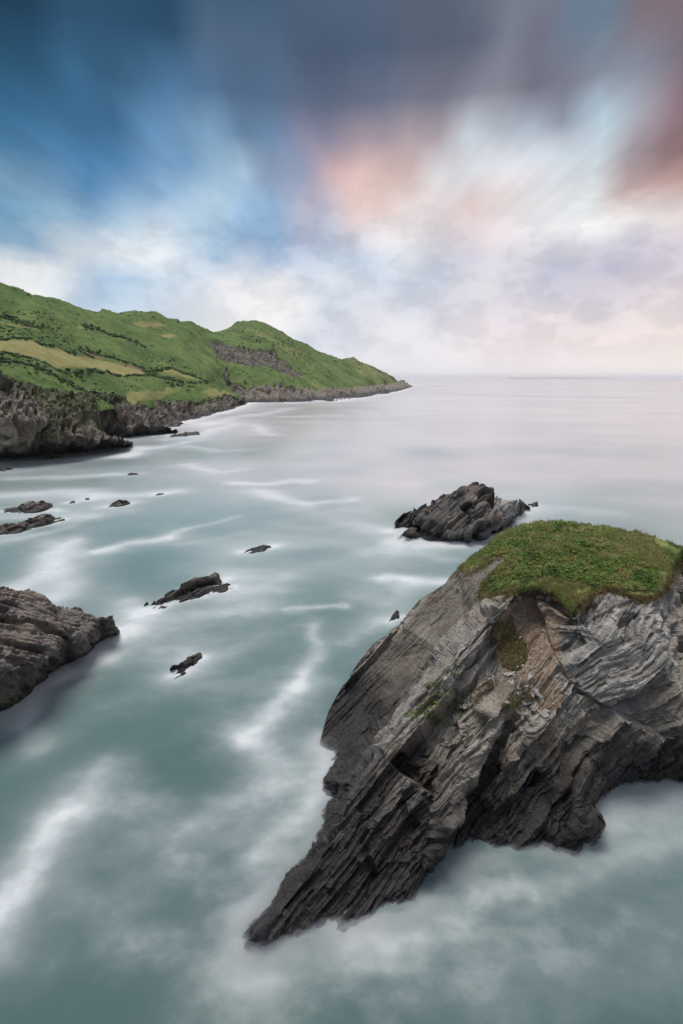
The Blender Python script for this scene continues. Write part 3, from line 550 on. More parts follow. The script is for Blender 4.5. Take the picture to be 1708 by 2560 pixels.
def build_mist():
    m = bpy.data.materials.new('surf_mist'); m.use_nodes = True; T = NT(m.node_tree)
    vol = T.n('ShaderNodeVolumeScatter', i_Color=(.88, .94, .99, 1), i_Density=1.2); o = T.n('ShaderNodeOutputMaterial'); T.link(vol.outputs[0], o.inputs['Volume'])
    rows = np.arange(2760, 1200, -5.0); rr = H / np.tan(np.arctan((rows - 1280) / 1280) + PITCH)
    az = np.radians(np.arange(-42, 42, 0.4)); R, A = np.meshgrid(rr, az, indexing='ij'); x = R * np.sin(A); y = R * np.cos(A)
    f, mist, wisp, big, milk_sheen = foam_fields(x, y)
    h = mist * (.85 + .7 * wisp + .5 * big) - .04
    h[0] = h[-1] = -.15; h[:, 0] = h[:, -1] = -.15; h = np.maximum(h, -.15)
    n = len(az); J, I = np.meshgrid(np.arange(len(rr) - 1), np.arange(n - 1), indexing='ij'); J = J.ravel(); I = I.ravel()
    top = np.stack([x, y, h], -1).reshape(-1, 3); bot = np.stack([x, y, x * 0 - .4], -1).reshape(-1, 3); N = len(top)
    q = np.stack([J * n + I, J * n + I + 1, (J + 1) * n + I + 1, (J + 1) * n + I], 1)
    ring = np.concatenate([np.arange(n), np.arange(1, len(rr)) * n + n - 1, (len(rr) - 1) * n + np.arange(n - 2, -1, -1), np.arange(len(rr) - 2, 0, -1) * n]); nx = np.roll(ring, -1)
    me = mk_mesh('surf_mist', np.concatenate([top, bot]), np.concatenate([q[:, ::-1], q + N, np.stack([ring, nx, nx + N, ring + N], 1)]), smooth=True)
    import bmesh
    bm = bmesh.new(); bm.from_mesh(me); bmesh.ops.recalc_face_normals(bm, faces=bm.faces); bm.to_mesh(me); bm.free()
    add_obj('surf_mist', me, m, kind='stuff', label='low white mist of surf lying on the water around the rocks')
build_mist()

# ------------------------------------------------------------------ the big grassy rock
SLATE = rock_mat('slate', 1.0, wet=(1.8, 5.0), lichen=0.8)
TURF_POLY = [(1150,1425),(1170,1398),(1205,1372),(1250,1325),(1300,1300),(1400,1290),(1520,1302),(1700,1352),(1990,1420),(1990,1450),(1720,1400),(1690,1402),(1672,1440),(1650,1488),(1600,1498),(1560,1486),(1520,1478),(1480,1492),(1455,1515),(1432,1535),(1405,1510),(1388,1482),(1350,1470),(1300,1478),(1262,1490),(1215,1500),(1195,1490),(1225,1450),(1255,1420),(1270,1395),(1240,1392),(1200,1412),(1165,1428)]
def build_main():
    r = Relief(MAIN_OUT, MAIN_IN, MAIN_BREAK, sp=1.45, soft=7)
    P0 = r.P.copy(); X, Y = r.X, r.Y
    slab = r.area([(780,1890),(780,1840),(1130,1420),(1290,1360),(1230,1480),(1160,1540),(1010,1740),(860,1880)], 8)
    turf = r.area(TURF_POLY, 34)
    scree = r.area([(1290,1500),(1420,1520),(1400,1600),(1380,1700),(1420,1760),(1360,1790),(1290,1720),(1230,1700),(1250,1620),(1240,1540)], 14)
    rough = np.clip(1 - 0.8 * slab - 0.95 * turf - 0.35 * scree, 0.06, 1)
    b1 = bedding(P0, BED_N, BED_C, (9, 27, 6)); b2 = bedding(P0, unit((-.38, -.16, .9)), unit((.9, .25, .40)), (9, 27, 6))
    fold = r.area([(1330,1480),(1720,1400),(2000,1400),(2000,1820),(1650,1830),(1500,1760),(1420,1700),(1380,1620)], 4)[..., None]
    bed = b1 * (1 - fold) + b2 * fold
    m = r.mask; p = P0[m]; bm_ = bed[m]; rg = rough[m]
    d = strata(p, bm_, [(2.7, .95), (1.0, .55), (.36, .30), (.13, .12)], 5, warp=0.22, wscale=0.14, blk=6, elong=2.5) * (0.4 + 0.6 * sstep(-.3, 1.8, p[..., 2]))
    d = d + 0.35 * fbm(p * 0.45, 5, 40) + 0.10 * fbm(p * 2.2, 3, 44)
    d = d * rg + (1 - rg) * (0.14 * fbm(p * 0.9, 5, 60, 0.6) + 0.05 * np.abs(fbm(b1[m] * np.array([.3, .5, 2.5]), 4, 61)))
    D_ = np.zeros(m.shape); D_[m] = d; D_ = blur(D_, m, 1); D_[m] += rg * (strata(p, bm_, [(.17, .10), (.07, .05)], 15, warp=.1, wscale=.3, blk=6, elong=3) + .05 * fbm(p * 4.5, 3, 47)); r.displace(D_)
    tint = np.zeros(P0.shape)
    nz = r.on(lambda p: fbm(p * 0.8, 4, 70))
    tint[..., 0] = np.clip(sstep(0.35, 0.7, scree + 0.35 * nz), 0, 1)
    right = r.area([(1400,1520),(1520,1480),(1680,1480),(1690,1720),(1560,1800),(1440,1720),(1400,1620)], 20)
    front = r.area([(1230,1530),(1180,1555),(1060,1720),(1150,1760),(1260,1680),(1300,1600),(1260,1560)], 14)
    tint[..., 1] = np.clip(sstep(0.4, 0.75, right * 0.9 + front * 0.7 + 0.35 * nz), 0, 1) * 0.6
    green = r.area([(1220,1560),(1270,1540),(1330,1580),(1330,1640),(1290,1660),(1270,1600)], 6) + r.area([(1020,1760),(1110,1650),(1180,1690),(1190,1740),(1100,1800),(1030,1800)], 12) * 0.42
    tint[..., 2] = np.clip(sstep(0.35, 0.6, green + 0.35 * r.on(lambda p: fbm(p * 1.7, 4, 71))) + turf, 0, 1)
    cr = np.array([q[:2] for q in CREST], float); cd = line_dist(X, Y, cr)
    tint[..., 1] = np.maximum(tint[..., 1], .75 * np.exp(-(cd / 22) ** 2) * sstep(-.35, .25, nz))  # lit edge of the crest painted in as a broken pale band
    low_ = r.area([(1230,1850),(1700,1760),(2000,1760),(2000,2050),(1040,2300),(1100,2120)], 30)
    dark = np.clip(.95 * slab * (1 - .8 * tint[..., 1]) + .6 * low_, 0, 1) * (.8 + .3 * nz)
    tint = np.concatenate([tint, 1 - np.clip(dark, 0, .95)[..., None]], -1)
    me = r.mesh('grassy_rock', back=((1.0, .6), (3.0, 3.5), (7.0, 99)), tint=tint, bed=bed)
    o = add_obj('grassy_rock', me, SLATE, label='big tilted slate rock capped with green turf, standing in the surf', cat='rock')
    return r, o, turf
MAIN, MAIN_O, TURF = build_main()

# ------------------------------------------------------------------ other rocks in the sea
def simple_rock(name, out, inn, sp, layers, seed, mat, label, cat='rock', warp=.5, ws=.15, fb=(.4, .4), back=((1.0, .6), (3.0, 99)), soft=2, tintf=None, kind=None, blk=7, n=BED_N, c=BED_C, group=None, shore=1.5):
    r = Relief(out, inn, (), sp=sp, soft=soft)
    P0 = r.P.copy()
    bed = bedding(P0, n, c)
    d = r.on(lambda p: (strata(p, bedding(p, n, c), layers, seed, warp, ws, blk) + fb[0] * fbm(p * fb[1], 5, seed + 3)) * (0.45 + 0.55 * sstep(-.3, shore, p[..., 2])))
    r.displace(blur(d, r.mask, 1))
    tint = np.zeros(P0.shape)
    if tintf: tint = tintf(r, P0)
    me = r.mesh(name, back=back, tint=tint, bed=bed)
    return r, add_obj(name, me, mat, label=label, cat=cat, kind=kind, group=group)
STACKN = unit((-0.55, -0.35, 0.62)); STACKC = unit(np.cross(STACKN, (0.5, -0.9, 0.2)))
SLATE_STACK = rock_mat('dark_slate', 0.6, stops=[(0.3, (.018, .018, .021)), (0.45, (.05, .049, .049)), (0.56, (.095, .091, .087)), (0.72, (.30, .285, .26))], wet=(.3, 2.2), lichen=.5, bump=.4, lit_top=.25)
def stack_t(r, P):
    t = np.zeros(P.shape); n = r.on(lambda p: fbm(p * .5, 4, 9))
    t[..., 1] = sstep(.4, .8, r.area([(1215,1240),(1290,1240),(1290,1290),(1250,1300),(1225,1270)], 4) + .5 * n) * .7
    t[..., 0] = sstep(.45, .8, r.area([(1160,1235),(1280,1235),(1280,1280),(1180,1260)], 5) + .4 * n) * .5
    return t
simple_rock('sea_stack', STACK_OUT, STACK_IN, 1.6, [(2.2, 1.8), (.8, 1.1), (.35, .5)], 11, SLATE_STACK, 'dark jagged sea stack of slanting slate standing behind the grassy rock', warp=.3, ws=.1, fb=(.45, .25), tintf=stack_t)
BROWN = rock_mat('brown_slate', 0.8, stops=[(0.3, (.025, .022, .023)), (0.45, (.068, .057, .054)), (0.57, (.12, .10, .093)), (0.74, (.23, .20, .18))], wet=(-.3, 1.8), lichen=.6, bump=.3, lit_top=.6)
LN = unit((.15, .6, .8)); LC = unit((.95, .1, -.25)); LC = unit(LC - LN * (LC @ LN))
simple_rock('shore_rock', LEFT_OUT, LEFT_IN, 2.0, [(1.1, .6), (.4, .42), (.16, .2), (.08, .08)], 23, BROWN, 'broad brown ledged rock sloping into the sea at the picture edge', warp=.6, ws=.15, fb=(.35, .4), n=LN, c=LC, back=((1.0, .5), (4.0, 99)))
WETROCK = rock_mat('wet_slate', 0.9, stops=[(0.3, (.03, .028, .028)), (0.45, (.075, .068, .064)), (0.57, (.13, .118, .108)), (0.74, (.25, .225, .2))], wet=(.0, 1.6), lichen=.2, bump=.3, lit_top=.5)
def small_rocks():
    for i, (base, top, back, label, amp) in enumerate(SMALL):
        bx = [p[0] for p in base]; A = on_sea(*np.array(base, float).T); bd = np.hypot(A[:, 0], A[:, 1])
        out = [(x, y + (9 if y > 1340 else 4), -.1) for x, y in base]
        tp = [D(x, y, float(np.interp(x, bx, bd)) + back) for x, y in reversed(top)]
        dist = float(bd.mean()); s = max(.35, amp)
        simple_rock('sea_rock', out + tp, (), max(.9, 1.6 - dist / 150), [(.9 * s, .7 * s), (.35 * s, .4 * s), (.13 * s, .14 * s)], 31 + i * 7, WETROCK, label, warp=.25 * s, ws=.3, fb=(.22 * s, 1.0), back=((.6 * s, .3 * s), (2 * s, 99)), soft=1, shore=.5, group='small rocks in the bay')
small_rocks()

# ------------------------------------------------------------------ the headland
CLIFF = rock_mat('cliff_rock', 0.38, stops=[(0.33, (.035, .03, .026)), (0.46, (.12, .102, .084)), (0.56, (.26, .232, .19)), (0.68, (.52, .485, .43))], wet=(1.0, 6.0), lichen=.5, bump=1.0, lit_top=.3)
CN, CC = unit((-.6, -.5, .35)), unit((.25, .2, .95))
def cliff_t(k):
    def f(r, P):
        t = np.zeros(P.shape); n = r.on(lambda p: fbm(p * .06, 5, 90 + k, .6))
        zn = P[..., 2] / max(P[..., 2][r.mask].max(), 1)
        t[..., 2] = sstep(.42, .8, zn * .95 + .6 * n) * .85
        t[..., 0] = sstep(.3, .8, n + .25 * zn) * .6
        return t
    return f
for nm, o_, i_, sc, lab, k in (('sea_cliff', C1_OUT, C1_IN, 1.0, 'nearest pale sea cliff with a low spit, below the green slope', 1), ('sea_cliff', C2_OUT, C2_IN, 1.1, 'second sea cliff with a pale pillar, behind the near cliff', 2), ('sea_cliff', C3_OUT, C3_IN, 1.4, 'low pale shore cliff under the yellow grass point', 3), ('sea_cliff', CB_OUT, CB_IN, 2.0, 'long grey sea cliff along the foot of the far headland', 4)):
    simple_rock(nm, o_, i_, 1.5, [(5 * sc, 2.6 * sc), (2.2 * sc, 2.0 * sc), (1.0 * sc, 1.5 * sc), (.5 * sc, .8 * sc)], 200 + k * 9, CLIFF, lab, 'cliff', warp=3.0 * sc, ws=.04, fb=(2.6 * sc, .11 / sc), tintf=cliff_t(k), n=CN, c=CC, blk=4, shore=5, back=((6, 1.0), (30, 99)), soft=2, group='sea cliffs of the bay')

def hill_mat():
    m, T, b = new_mat('hill_grass')
    pos = T.n('ShaderNodeNewGeometry').outputs['Position']
    tn = T.n('ShaderNodeSeparateColor', i_0=T.n('ShaderNodeAttribute', attribute_name='tint').outputs['Color'])
    f1 = T.noise(pos, .03, 6, .6); f2 = T.noise(pos, .25, 6, .65); f3 = T.noise(pos, .9, 4, .6)
    f = T.m('ADD', T.m('MULTIPLY', f1, .4), T.m('ADD', T.m('MULTIPLY', f2, .35), T.m('MULTIPLY', f3, .25)))
    col = T.ramp(f, [(.34, (.036, .072, .024)), (.45, (.088, .150, .046)), (.55, (.146, .214, .066)), (.67, (.23, .28, .095))])
    straw = T.ramp(f, [(.35, (.17, .165, .06)), (.5, (.29, .275, .11)), (.65, (.40, .36, .16))])
    col = T.mix(tn.outputs[0], col, straw)
    rock = T.ramp(T.noise(T.v('MULTIPLY', pos, (1, 1, .35)), .22, 7, .65), [(.36, (.04, .038, .03)), (.5, (.115, .105, .085)), (.64, (.27, .25, .21))])
    col = T.mix(tn.outputs[1], col, rock)
    col = T.mix(tn.outputs[2], col, T.mix(f3, (.19, .105, .065), (.30, .18, .12)))
    T.link(col, b.inputs['Base Color']); b.inputs['Roughness'].default_value = .9; b.inputs['Specular IOR Level'].default_value = .15
    bp = T.n('ShaderNodeBump', i_Strength=.9, i_Distance=2.0, i_Height=T.m('ADD', T.m('MULTIPLY', f2, .6), T.m('MULTIPLY', f3, .4))); T.link(bp.outputs[0], b.inputs['Normal'])
    return m
HILL = hill_mat()
FIELDS_A = [[(-100,835),(0,846),(60,852),(120,862),(240,895),(330,928),(395,945),(350,956),(300,946),(210,927),(120,902),(60,888),(0,882),(-100,862)], [(388,932),(430,935),(470,945),(520,962),(480,955),(430,945)], [(312,799),(350,802),(400,810),(418,820),(370,814),(320,806)], [(-40,783),(0,790),(40,797),(100,808),(40,803),(0,800)], [(190,822),(205,820),(205,828)], [(400,838),(440,838),(445,845),(410,846)], [(310,990),(420,985),(440,1000),(330,1010)], [(490,985),(560,975),(590,995),(520,1000)]]
TRACK_A = [[(205,862),(240,888),(300,915),(375,942),(360,930),(300,905),(245,878),(215,860)]]
SCARS_B = [[(505,855),(530,855),(600,870),(640,880),(655,872),(690,872),(715,900),(740,920),(770,938),(740,940),(700,930),(660,915),(600,910),(565,900),(525,880)], [(545,920),(570,915),(575,1000),(545,1000)]]
def hill(name, out, inn, k, label, fields=(), track=(), scars=(), back=((60, 4), (260, 40)), straw=0.0):
    r = Relief(out, inn, (), sp=1.6, soft=10); P0 = r.P.copy(); t = np.zeros(P0.shape)
    for q, f in enumerate(fields): t[..., 0] = np.maximum(t[..., 0], r.area(f, 2) if q < 6 else .8 * sstep(.2, .8, r.area(f, 14) + .5 * fbm(P0 * .06, 4, 305)))
    for f in track: t[..., 2] = np.maximum(t[..., 2], r.area(f, 1))
    n = r.on(lambda p: fbm(p * .02, 4, 300 + k)); sc = np.zeros(r.X.shape)
    for f in scars: sc = np.maximum(sc, r.area(f, 4))
    t[..., 1] = sstep(.35, .6, sc + .5 * fbm(P0 * .05, 5, 310) * (sc > .01))
    smooth = np.clip(t[..., 0] + t[..., 2], 0, 1)
    d = r.on(lambda p: 9.0 * fbm(p * .014, 3, 320 + k)) + r.on(lambda p: 2.8 * fbm(p * .05, 3, 330 + k)) * (1 - .7 * smooth) + r.on(lambda p: .8 * fbm(p * .22, 4, 340 + k, .6) + .3 * fbm(p * .7, 2, 350)) * (1 - .9 * smooth)
    d = d - 6 * t[..., 1] * (0.5 + r.on(lambda p: fbm(p * np.array([.08, .08, .03]), 4, 360)))
    r.displace(d)
    if straw: t[..., 0] = np.maximum(t[..., 0], straw * sstep(.0, .6, n + .5 * sstep(0, 1, (to_px(P0)[0] - 800) / 150) + .6 * sstep(12, 4, P0[..., 2]) - .1))
    t[..., 0] = np.clip(t[..., 0] - t[..., 2], 0, 1)
    me = r.mesh(name, back=back, tint=t, smooth=True)
    return r, add_obj(name, me, HILL, label=label, kind='structure')
HA, HA_O = hill('hillside', HA_OUT, HA_IN, 1, 'green near hillside with straw coloured fields above the cliffs', FIELDS_A, TRACK_A)
HB, HB_O = hill('headland', HB_OUT, HB_IN, 2, 'far green headland running out to a point in the sea', scars=SCARS_B, straw=.6)

# ------------------------------------------------------------------ scrub and hedges on the slopes
def blob_mesh(seed, sub=2):
    import bmesh
    bm = bmesh.new(); bmesh.ops.create_icosphere(bm, subdivisions=sub, radius=1)
    V = np.array([v.co[:] for v in bm.verts]); F = np.array([[v.index for v in f.verts] for f in bm.faces]); bm.free()
    V = V * (1 + .38 * vnoise(V * 2.1 + seed * 3, seed)[:, None]); V[:, 2] = np.maximum(V[:, 2], -.35); return V, F
BLOBS = [blob_mesh(k, 1) for k in range(6)]
def blobs(P, S, rng, flat=.75):
    VV, FF, TT = [], [], []; off = 0
    for i in range(len(P)):
        V, F = BLOBS[i % 6]; a = rng.uniform(0, 6.28); c, s_ = cos(a), sin(a)
        W = V * S[i]; W = np.stack([W[:, 0] * c - W[:, 1] * s_, W[:, 0] * s_ + W[:, 1] * c, W[:, 2] * flat], 1) + P[i]
        VV.append(W); FF.append(F + off); TT.append(np.full(len(V), rng.uniform())); off += len(V)
    return np.concatenate(VV), np.concatenate(FF), np.concatenate(TT)
SCRUB = leaf_mat('scrub', [(0, (.032, .055, .022)), (.5, (.07, .115, .038)), (.85, (.115, .17, .055)), (1, (.16, .17, .07))], .1, .8)
HEDGE = leaf_mat('hedge_leaf', [(0, (.028, .048, .020)), (.6, (.052, .085, .030)), (1, (.085, .125, .045))], .1, .8)
def build_scrub(r, name, n, label, avoid, seed, size):
    rng = np.random.default_rng(seed); J, I = np.where(r.mask); P = r.P[J, I]; X = r.X[J, I]; Y = r.Y[J, I]
    bad = np.zeros(len(P), bool)
    for f in avoid: bad |= pip(f, X, Y)
    dens = sstep(.0, .45, fbm(P * .022, 4, seed)) + .06
    dist = np.hypot(P[:, 0], P[:, 1]); w = dens * (~bad) * (P[:, 2] > 9)
    k = rng.choice(len(P), n, p=w / w.sum()); S = size * rng.uniform(.5, 1.25, n) * (dist[k] / 300) ** .6
    V, F, t = blobs(P[k] + rng.normal(0, .5, (n, 3)) * np.array([1, 1, 0]), S, rng, .6)
    me = mk_mesh(name, V, tris=F, smooth=False); c = np.zeros((len(V), 3)); c[:, 0] = t; set_col(me, 'tint', c)
    add_obj(name, me, SCRUB, kind='stuff', label=label)
build_scrub(HA, 'hill_scrub', 1500, 'bracken and low scrub covering the near hillside', FIELDS_A + TRACK_A, 51, .85)
build_scrub(HB, 'headland_scrub', 900, 'low scrub covering the far headland', SCARS_B, 52, .85)
HEDGES = [([(-20,838),(60,848),(130,858),(240,890)], 'hedge along the top edge of the long straw field'), ([(205,858),(250,872),(310,900),(380,935)], 'hedge on the upper side of the reddish track'), ([(-20,888),(60,896),(150,916),(240,938),(300,950),(380,960),(450,970)], 'long hedge along the bottom edge of the straw field'),
  ([(355,936),(400,946),(450,958),(520,970)], 'short hedge below the small straw field'), ([(385,930),(440,934),(480,944),(525,960)], 'hedge above the small straw field'), ([(-20,900),(60,915),(130,935),(220,965)], 'dark hedge running down the lowest green slope'), ([(-10,770),(40,785),(70,795),(110,806)], 'dark hedge beside the topmost straw strip'),
  ([(200,822),(260,835),(310,850),(360,872)], 'band of dark thicket on the middle of the near hillside')]
def build_hedges():
    rng = np.random.default_rng(77)
    for L, lab in HEDGES:
        A = densify(L, 14); A = np.repeat(A, 2, 0) + rng.normal(0, 1.6, (len(A) * 2, 2)) * np.array([2, .7]); P, N, ok = HA.at(A[:, 0], A[:, 1]); P = P[ok]
        S = rng.uniform(.6, 1.35, len(P)) * (np.hypot(P[:, 0], P[:, 1]) / 280) ** .5
        V, F, t = blobs(P + np.array([0, 0, .2]), S, rng, .8)
        me = mk_mesh('hedge', V, tris=F); c = np.zeros((len(V), 3)); c[:, 0] = t; set_col(me, 'tint', c)
        add_obj('hedge', me, HEDGE, label=lab, cat='hedge', group='hedges on the near hillside')
build_hedges()

# ------------------------------------------------------------------ turf, plants and loose slate on the big rock
TURFM = leaf_mat('turf_grass', [(0, (.07, .095, .03)), (.35, (.16, .215, .06)), (.65, (.29, .32, .10)), (.85, (.38, .35, .15)), (1, (.34, .25, .15))], .3, .6)
LEAFM = leaf_mat('plant_leaf', [(0, (.035, .075, .02)), (.35, (.095, .19, .04)), (.7, (.21, .32, .065)), (.92, (.34, .37, .10)), (1, (.28, .19, .10))], .35, .5)
DRYM = leaf_mat('dry_plant', [(0, (.09, .035, .03)), (.35, (.14, .07, .04)), (.7, (.20, .16, .07)), (1, (.30, .25, .13))], .2, .7)
def turf_sheet():
    global TURF
    r = MAIN; TURF = np.clip(TURF + .60 * (1 - np.abs(2 * TURF - 1)) * r.on(lambda p: fbm(p * 1.6, 4, 555, .6)), 0, 1); m2 = TURF > .30
    lump = r.on(lambda p: .04 + .30 * np.abs(fbm(p * .8, 4, 500, .6)) + .16 * fbm(p * 2.6, 3, 510))
    keep = r.P.copy(); edge = sstep(.30, .62, TURF)
    r.P = r.P + np.array([0, 0, 1.0]) * ((lump + .03) * edge - .06)[..., None] + r.N * (.05 * edge)[..., None]
    t = np.zeros(r.P.shape); n = r.on(lambda p: fbm(p * .9, 4, 520))
    t[..., 0] = np.clip(.50 + .55 * n + .45 * (1 - edge), 0, 1)
    me = r.mesh('turf', back=None, sub=m2, tint=t, smooth=True); top = r.P.copy(); r.P = keep
    add_obj('turf', me, TURFM, parent=MAIN_O, label='green turf cap')
    return top
TURF_TOP = turf_sheet()
def frame(N, rng):
    a = np.cross(N, rng.normal(size=N.shape)); a /= np.linalg.norm(a, axis=1, keepdims=True); return a, np.cross(N, a)
def pick(poly, n, rng, P=None, cond=None):
    r = MAIN; m = pip(poly, r.X, r.Y) & r.mask
    if cond is not None: m &= cond
    J, I = np.where(m); k = rng.integers(0, len(J), n); jit = rng.normal(0, .05, (n, 3)); jit[:, 2] *= .2
    return (r.P if P is None else P)[J[k], I[k]] + jit, r.N[J[k], I[k]]
def blades(name, P, N, L, W, mat, rng, tint, lean=.5, droop=0.0, label=None):
    n = len(P); up = N * .5 + np.array([0, 0, .8]); up = up + rng.normal(0, lean * .6, (n, 3)); up /= np.linalg.norm(up, axis=1, keepdims=True)
    side, _ = frame(up, rng); l = L * rng.uniform(.5, 1.3, (n, 1)); w = W * rng.uniform(.6, 1.3, (n, 1))
    mid = P + up * l * .55; bend = rng.normal(0, .35, (n, 3)) * l; bend[:, 2] -= .25 * l[:, 0] + droop
    tip = P + up * l + bend
    V = np.stack([P - side * w * .5, P + side * w * .5, mid + side * w * .42 + bend * .25, mid - side * w * .42 + bend * .25, tip], 1).reshape(-1, 3)
    b = np.arange(n)[:, None] * 5
    me = mk_mesh(name, V, b + np.array([[0, 1, 2, 3]]), b + np.array([[3, 2, 4]]))
    c = np.zeros((len(V), 3)); c[:, 0] = np.repeat(tint, 5); set_col(me, 'tint', c)
    return add_obj(name, me, mat, parent=MAIN_O, kind='stuff', label=label)
def plants(name, P, N, R, rng, mat, tint, per=9, leaf=.085, label=None):
    n = len(P); Pc = np.repeat(P, per, 0); k = n * per
    d = rng.normal(size=(k, 3)); d[:, 2] = np.abs(d[:, 2]) * .8; d /= np.linalg.norm(d, axis=1, keepdims=True)
    rad = np.repeat(R * rng.uniform(.5, 1.3, n), per)[:, None]
    C = Pc + d * rad * rng.uniform(.35, 1.0, (k, 1)) * np.array([1, 1, .75])
    nn = d * .5 + np.array([0, 0, .8]) + rng.normal(0, .35, (k, 3)); nn /= np.linalg.norm(nn, axis=1, keepdims=True)
    a, b = frame(nn, rng); s_ = leaf * rng.uniform(.6, 1.4, (k, 1))
    V = np.stack([C - a * s_, C + b * s_ * .55 - nn * s_ * .15, C + a * s_, C - b * s_ * .55 - nn * s_ * .15], 1).reshape(-1, 3)
    q = np.arange(k)[:, None] * 4 + np.array([[0, 1, 2, 3]])
    me = mk_mesh(name, V, q); c = np.zeros((len(V), 3)); c[:, 0] = np.clip(np.repeat(np.repeat(tint, per) + rng.normal(0, .13, k), 4), 0, 1); set_col(me, 'tint', c)
    return add_obj(name, me, mat, parent=MAIN_O, kind='stuff', label=label)
def dress_rock():
    rng = np.random.default_rng(99)
    P, N = pick(TURF_POLY, 52000, rng, TURF_TOP, TURF > .34); t = np.clip(.62 + .65 * fbm(P * .55, 3, 600) + rng.normal(0, .16, len(P)), 0, 1)
    ok = fbm(P * .9, 3, 640) > -.30; P, N, t = P[ok], N[ok], t[ok]
    blades('grass', P, N, .22, .035, TURFM, rng, t, .6, label='long green grass of the turf cap')
    P, N = pick([(1060,1480),(1300,1290),(1990,1380),(1990,1500),(1720,1480),(1660,1530),(1440,1580),(1200,1540)], 60000, rng, None, (TURF > .03) & (TURF < .4)); ok = fbm(P * 1.4, 4, 605, .6) > .12; P, N = P[ok], N[ok]
    blades('sparse_grass', P, N, .16, .028, TURFM, rng, np.clip(.7 + rng.normal(0, .2, len(P)), 0, 1), .8, .03, 'thin grass straggling from the turf into the rock')
    leafy = [(1190,1432),(1250,1345),(1330,1312),(1420,1310),(1480,1330),(1560,1390),(1640,1430),(1640,1480),(1560,1480),(1480,1470),(1380,1440),(1300,1450),(1230,1490),(1215,1470)]
    P, N = pick(leafy, 8000, rng, TURF_TOP, TURF > .45); f = fbm(P * .55, 3, 610); ok = rng.uniform(size=len(P)) < sstep(-.45, .35, f) ; P, N, f = P[ok], N[ok], f[ok]
    plants('leafy_plants', P + np.array([0, 0, .12]), N, .17, rng, LEAFM, np.clip(.62 + .8 * fbm(P * .9, 3, 620) + rng.normal(0, .15, len(P)), 0, 1), 10, .075, 'bright green low leafy plants')
    # hanging fringe along the broken edge of the turf
    edge = (TURF > .25) & (TURF < .6); low = [(1200,1440),(1720,1380),(1720,1520),(1440,1560),(1200,1520)]
    P, N = pick(low, 9000, rng, TURF_TOP, edge)
    blades('dry_grass', P, N, .38, .035, DRYM, rng, rng.uniform(.3, 1, len(P)), .8, .14, 'dry brown grass hanging over the turf edge')
    P, N = pick([(1110,1450),(1300,1310),(1260,1400),(1180,1440)], 2500, rng); blades('dry_grass', P, N, .22, .03, DRYM, rng, rng.uniform(.2, 1, len(P)), .7, label='dry grass at the back of the turf')
    # tufts lower on the face
    for poly, n, mt, lab in (([(1240,1555),(1295,1535),(1328,1580),(1325,1640),(1285,1655),(1262,1610)], 4200, DRYM, 'brown-green grass tuft on the rock face'),
        ([(1215,1740),(1250,1715),(1285,1730),(1290,1760),(1230,1768)], 1100, DRYM, 'rusty tuft below the scree'), ([(1310,1738),(1345,1725),(1365,1740),(1330,1755)], 500, DRYM, 'small dry tuft on the pale slabs')):
        P, N = pick(poly, n, rng); blades('grass_tuft', P + N * .03, N, .32, .03, mt, rng, np.clip(.75 + .3 * fbm(P, 3, 630) + rng.normal(0, .12, len(P)), 0, 1), .9, .08, lab)
    for poly, n, tt, lab in (([(1080,1720),(1150,1640),(1190,1690),(1180,1740),(1120,1770)], 150, .25, 'creeping green plants on the rock crest'), ([(1020,1790),(1090,1720),(1110,1760),(1040,1810)], 90, .6, 'sparse plants along the crest'), ([(1225,1435),(1290,1430),(1300,1470),(1235,1500),(1200,1500)], 320, .6, 'bright plants at the head of the gully')):
        P, N = pick(poly, n, rng); plants('creeping_plants', P, N, .14, rng, LEAFM, np.clip(tt + rng.normal(0, .15, n), 0, 1), 8, .05, lab)
    P, N = pick([(1300,1480),(1380,1470),(1400,1490),(1360,1510),(1300,1500)], 500, rng); plants('heather', P, N, .14, rng, DRYM, rng.uniform(0, .45, 500), 9, .05, 'dark red heath plants by the turf edge')
    P, N = pick([(1330,1310),(1500,1318),(1560,1400),(1400,1420),(1280,1380)], 26, rng, TURF_TOP)
    # loose slate
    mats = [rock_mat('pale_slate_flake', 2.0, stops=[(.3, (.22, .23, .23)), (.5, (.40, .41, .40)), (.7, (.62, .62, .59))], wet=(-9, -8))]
    protos = []
    for k in range(5):
        g = np.random.default_rng(700 + k); m_ = 6; an = np.sort(g.uniform(0, 6.28, m_)); rad = g.uniform(.6, 1.0, m_)
        ring = np.stack([np.cos(an) * rad, np.sin(an) * rad * .6], 1)
        V = np.concatenate([np.c_[ring, np.full(m_, .09) + g.uniform(-.03, .03, m_)], np.c_[ring * 1.05, np.full(m_, -.09)]])
        T_ = [(0, i, i + 1) for i in range(1, m_ - 1)]; Q = [(i, i + m_, (i + 1) % m_ + m_, (i + 1) % m_) for i in range(m_)]
        me = mk_mesh('slate_flake', V, np.array(Q), np.array(T_)); me.materials.append(mats[0]); protos.append(me)
    zones = [([(1240,1640),(1300,1640),(1350,1740),(1370,1790),(1300,1790),(1250,1740)], 46, .42), ([(1290,1560),(1380,1560),(1400,1700),(1300,1690)], 34, .26), ([(1300,1490),(1370,1480),(1390,1510),(1300,1530)], 10, .34), ([(1190,1400),(1290,1380),(1250,1450),(1140,1520),(1050,1600),(1040,1570)], 46, .22), ([(1120,1690),(1180,1690),(1180,1760),(1120,1760)], 6, .28), ([(1330,1760),(1420,1720),(1460,1800),(1380,1830)], 16, .2)]
    cnt = 0
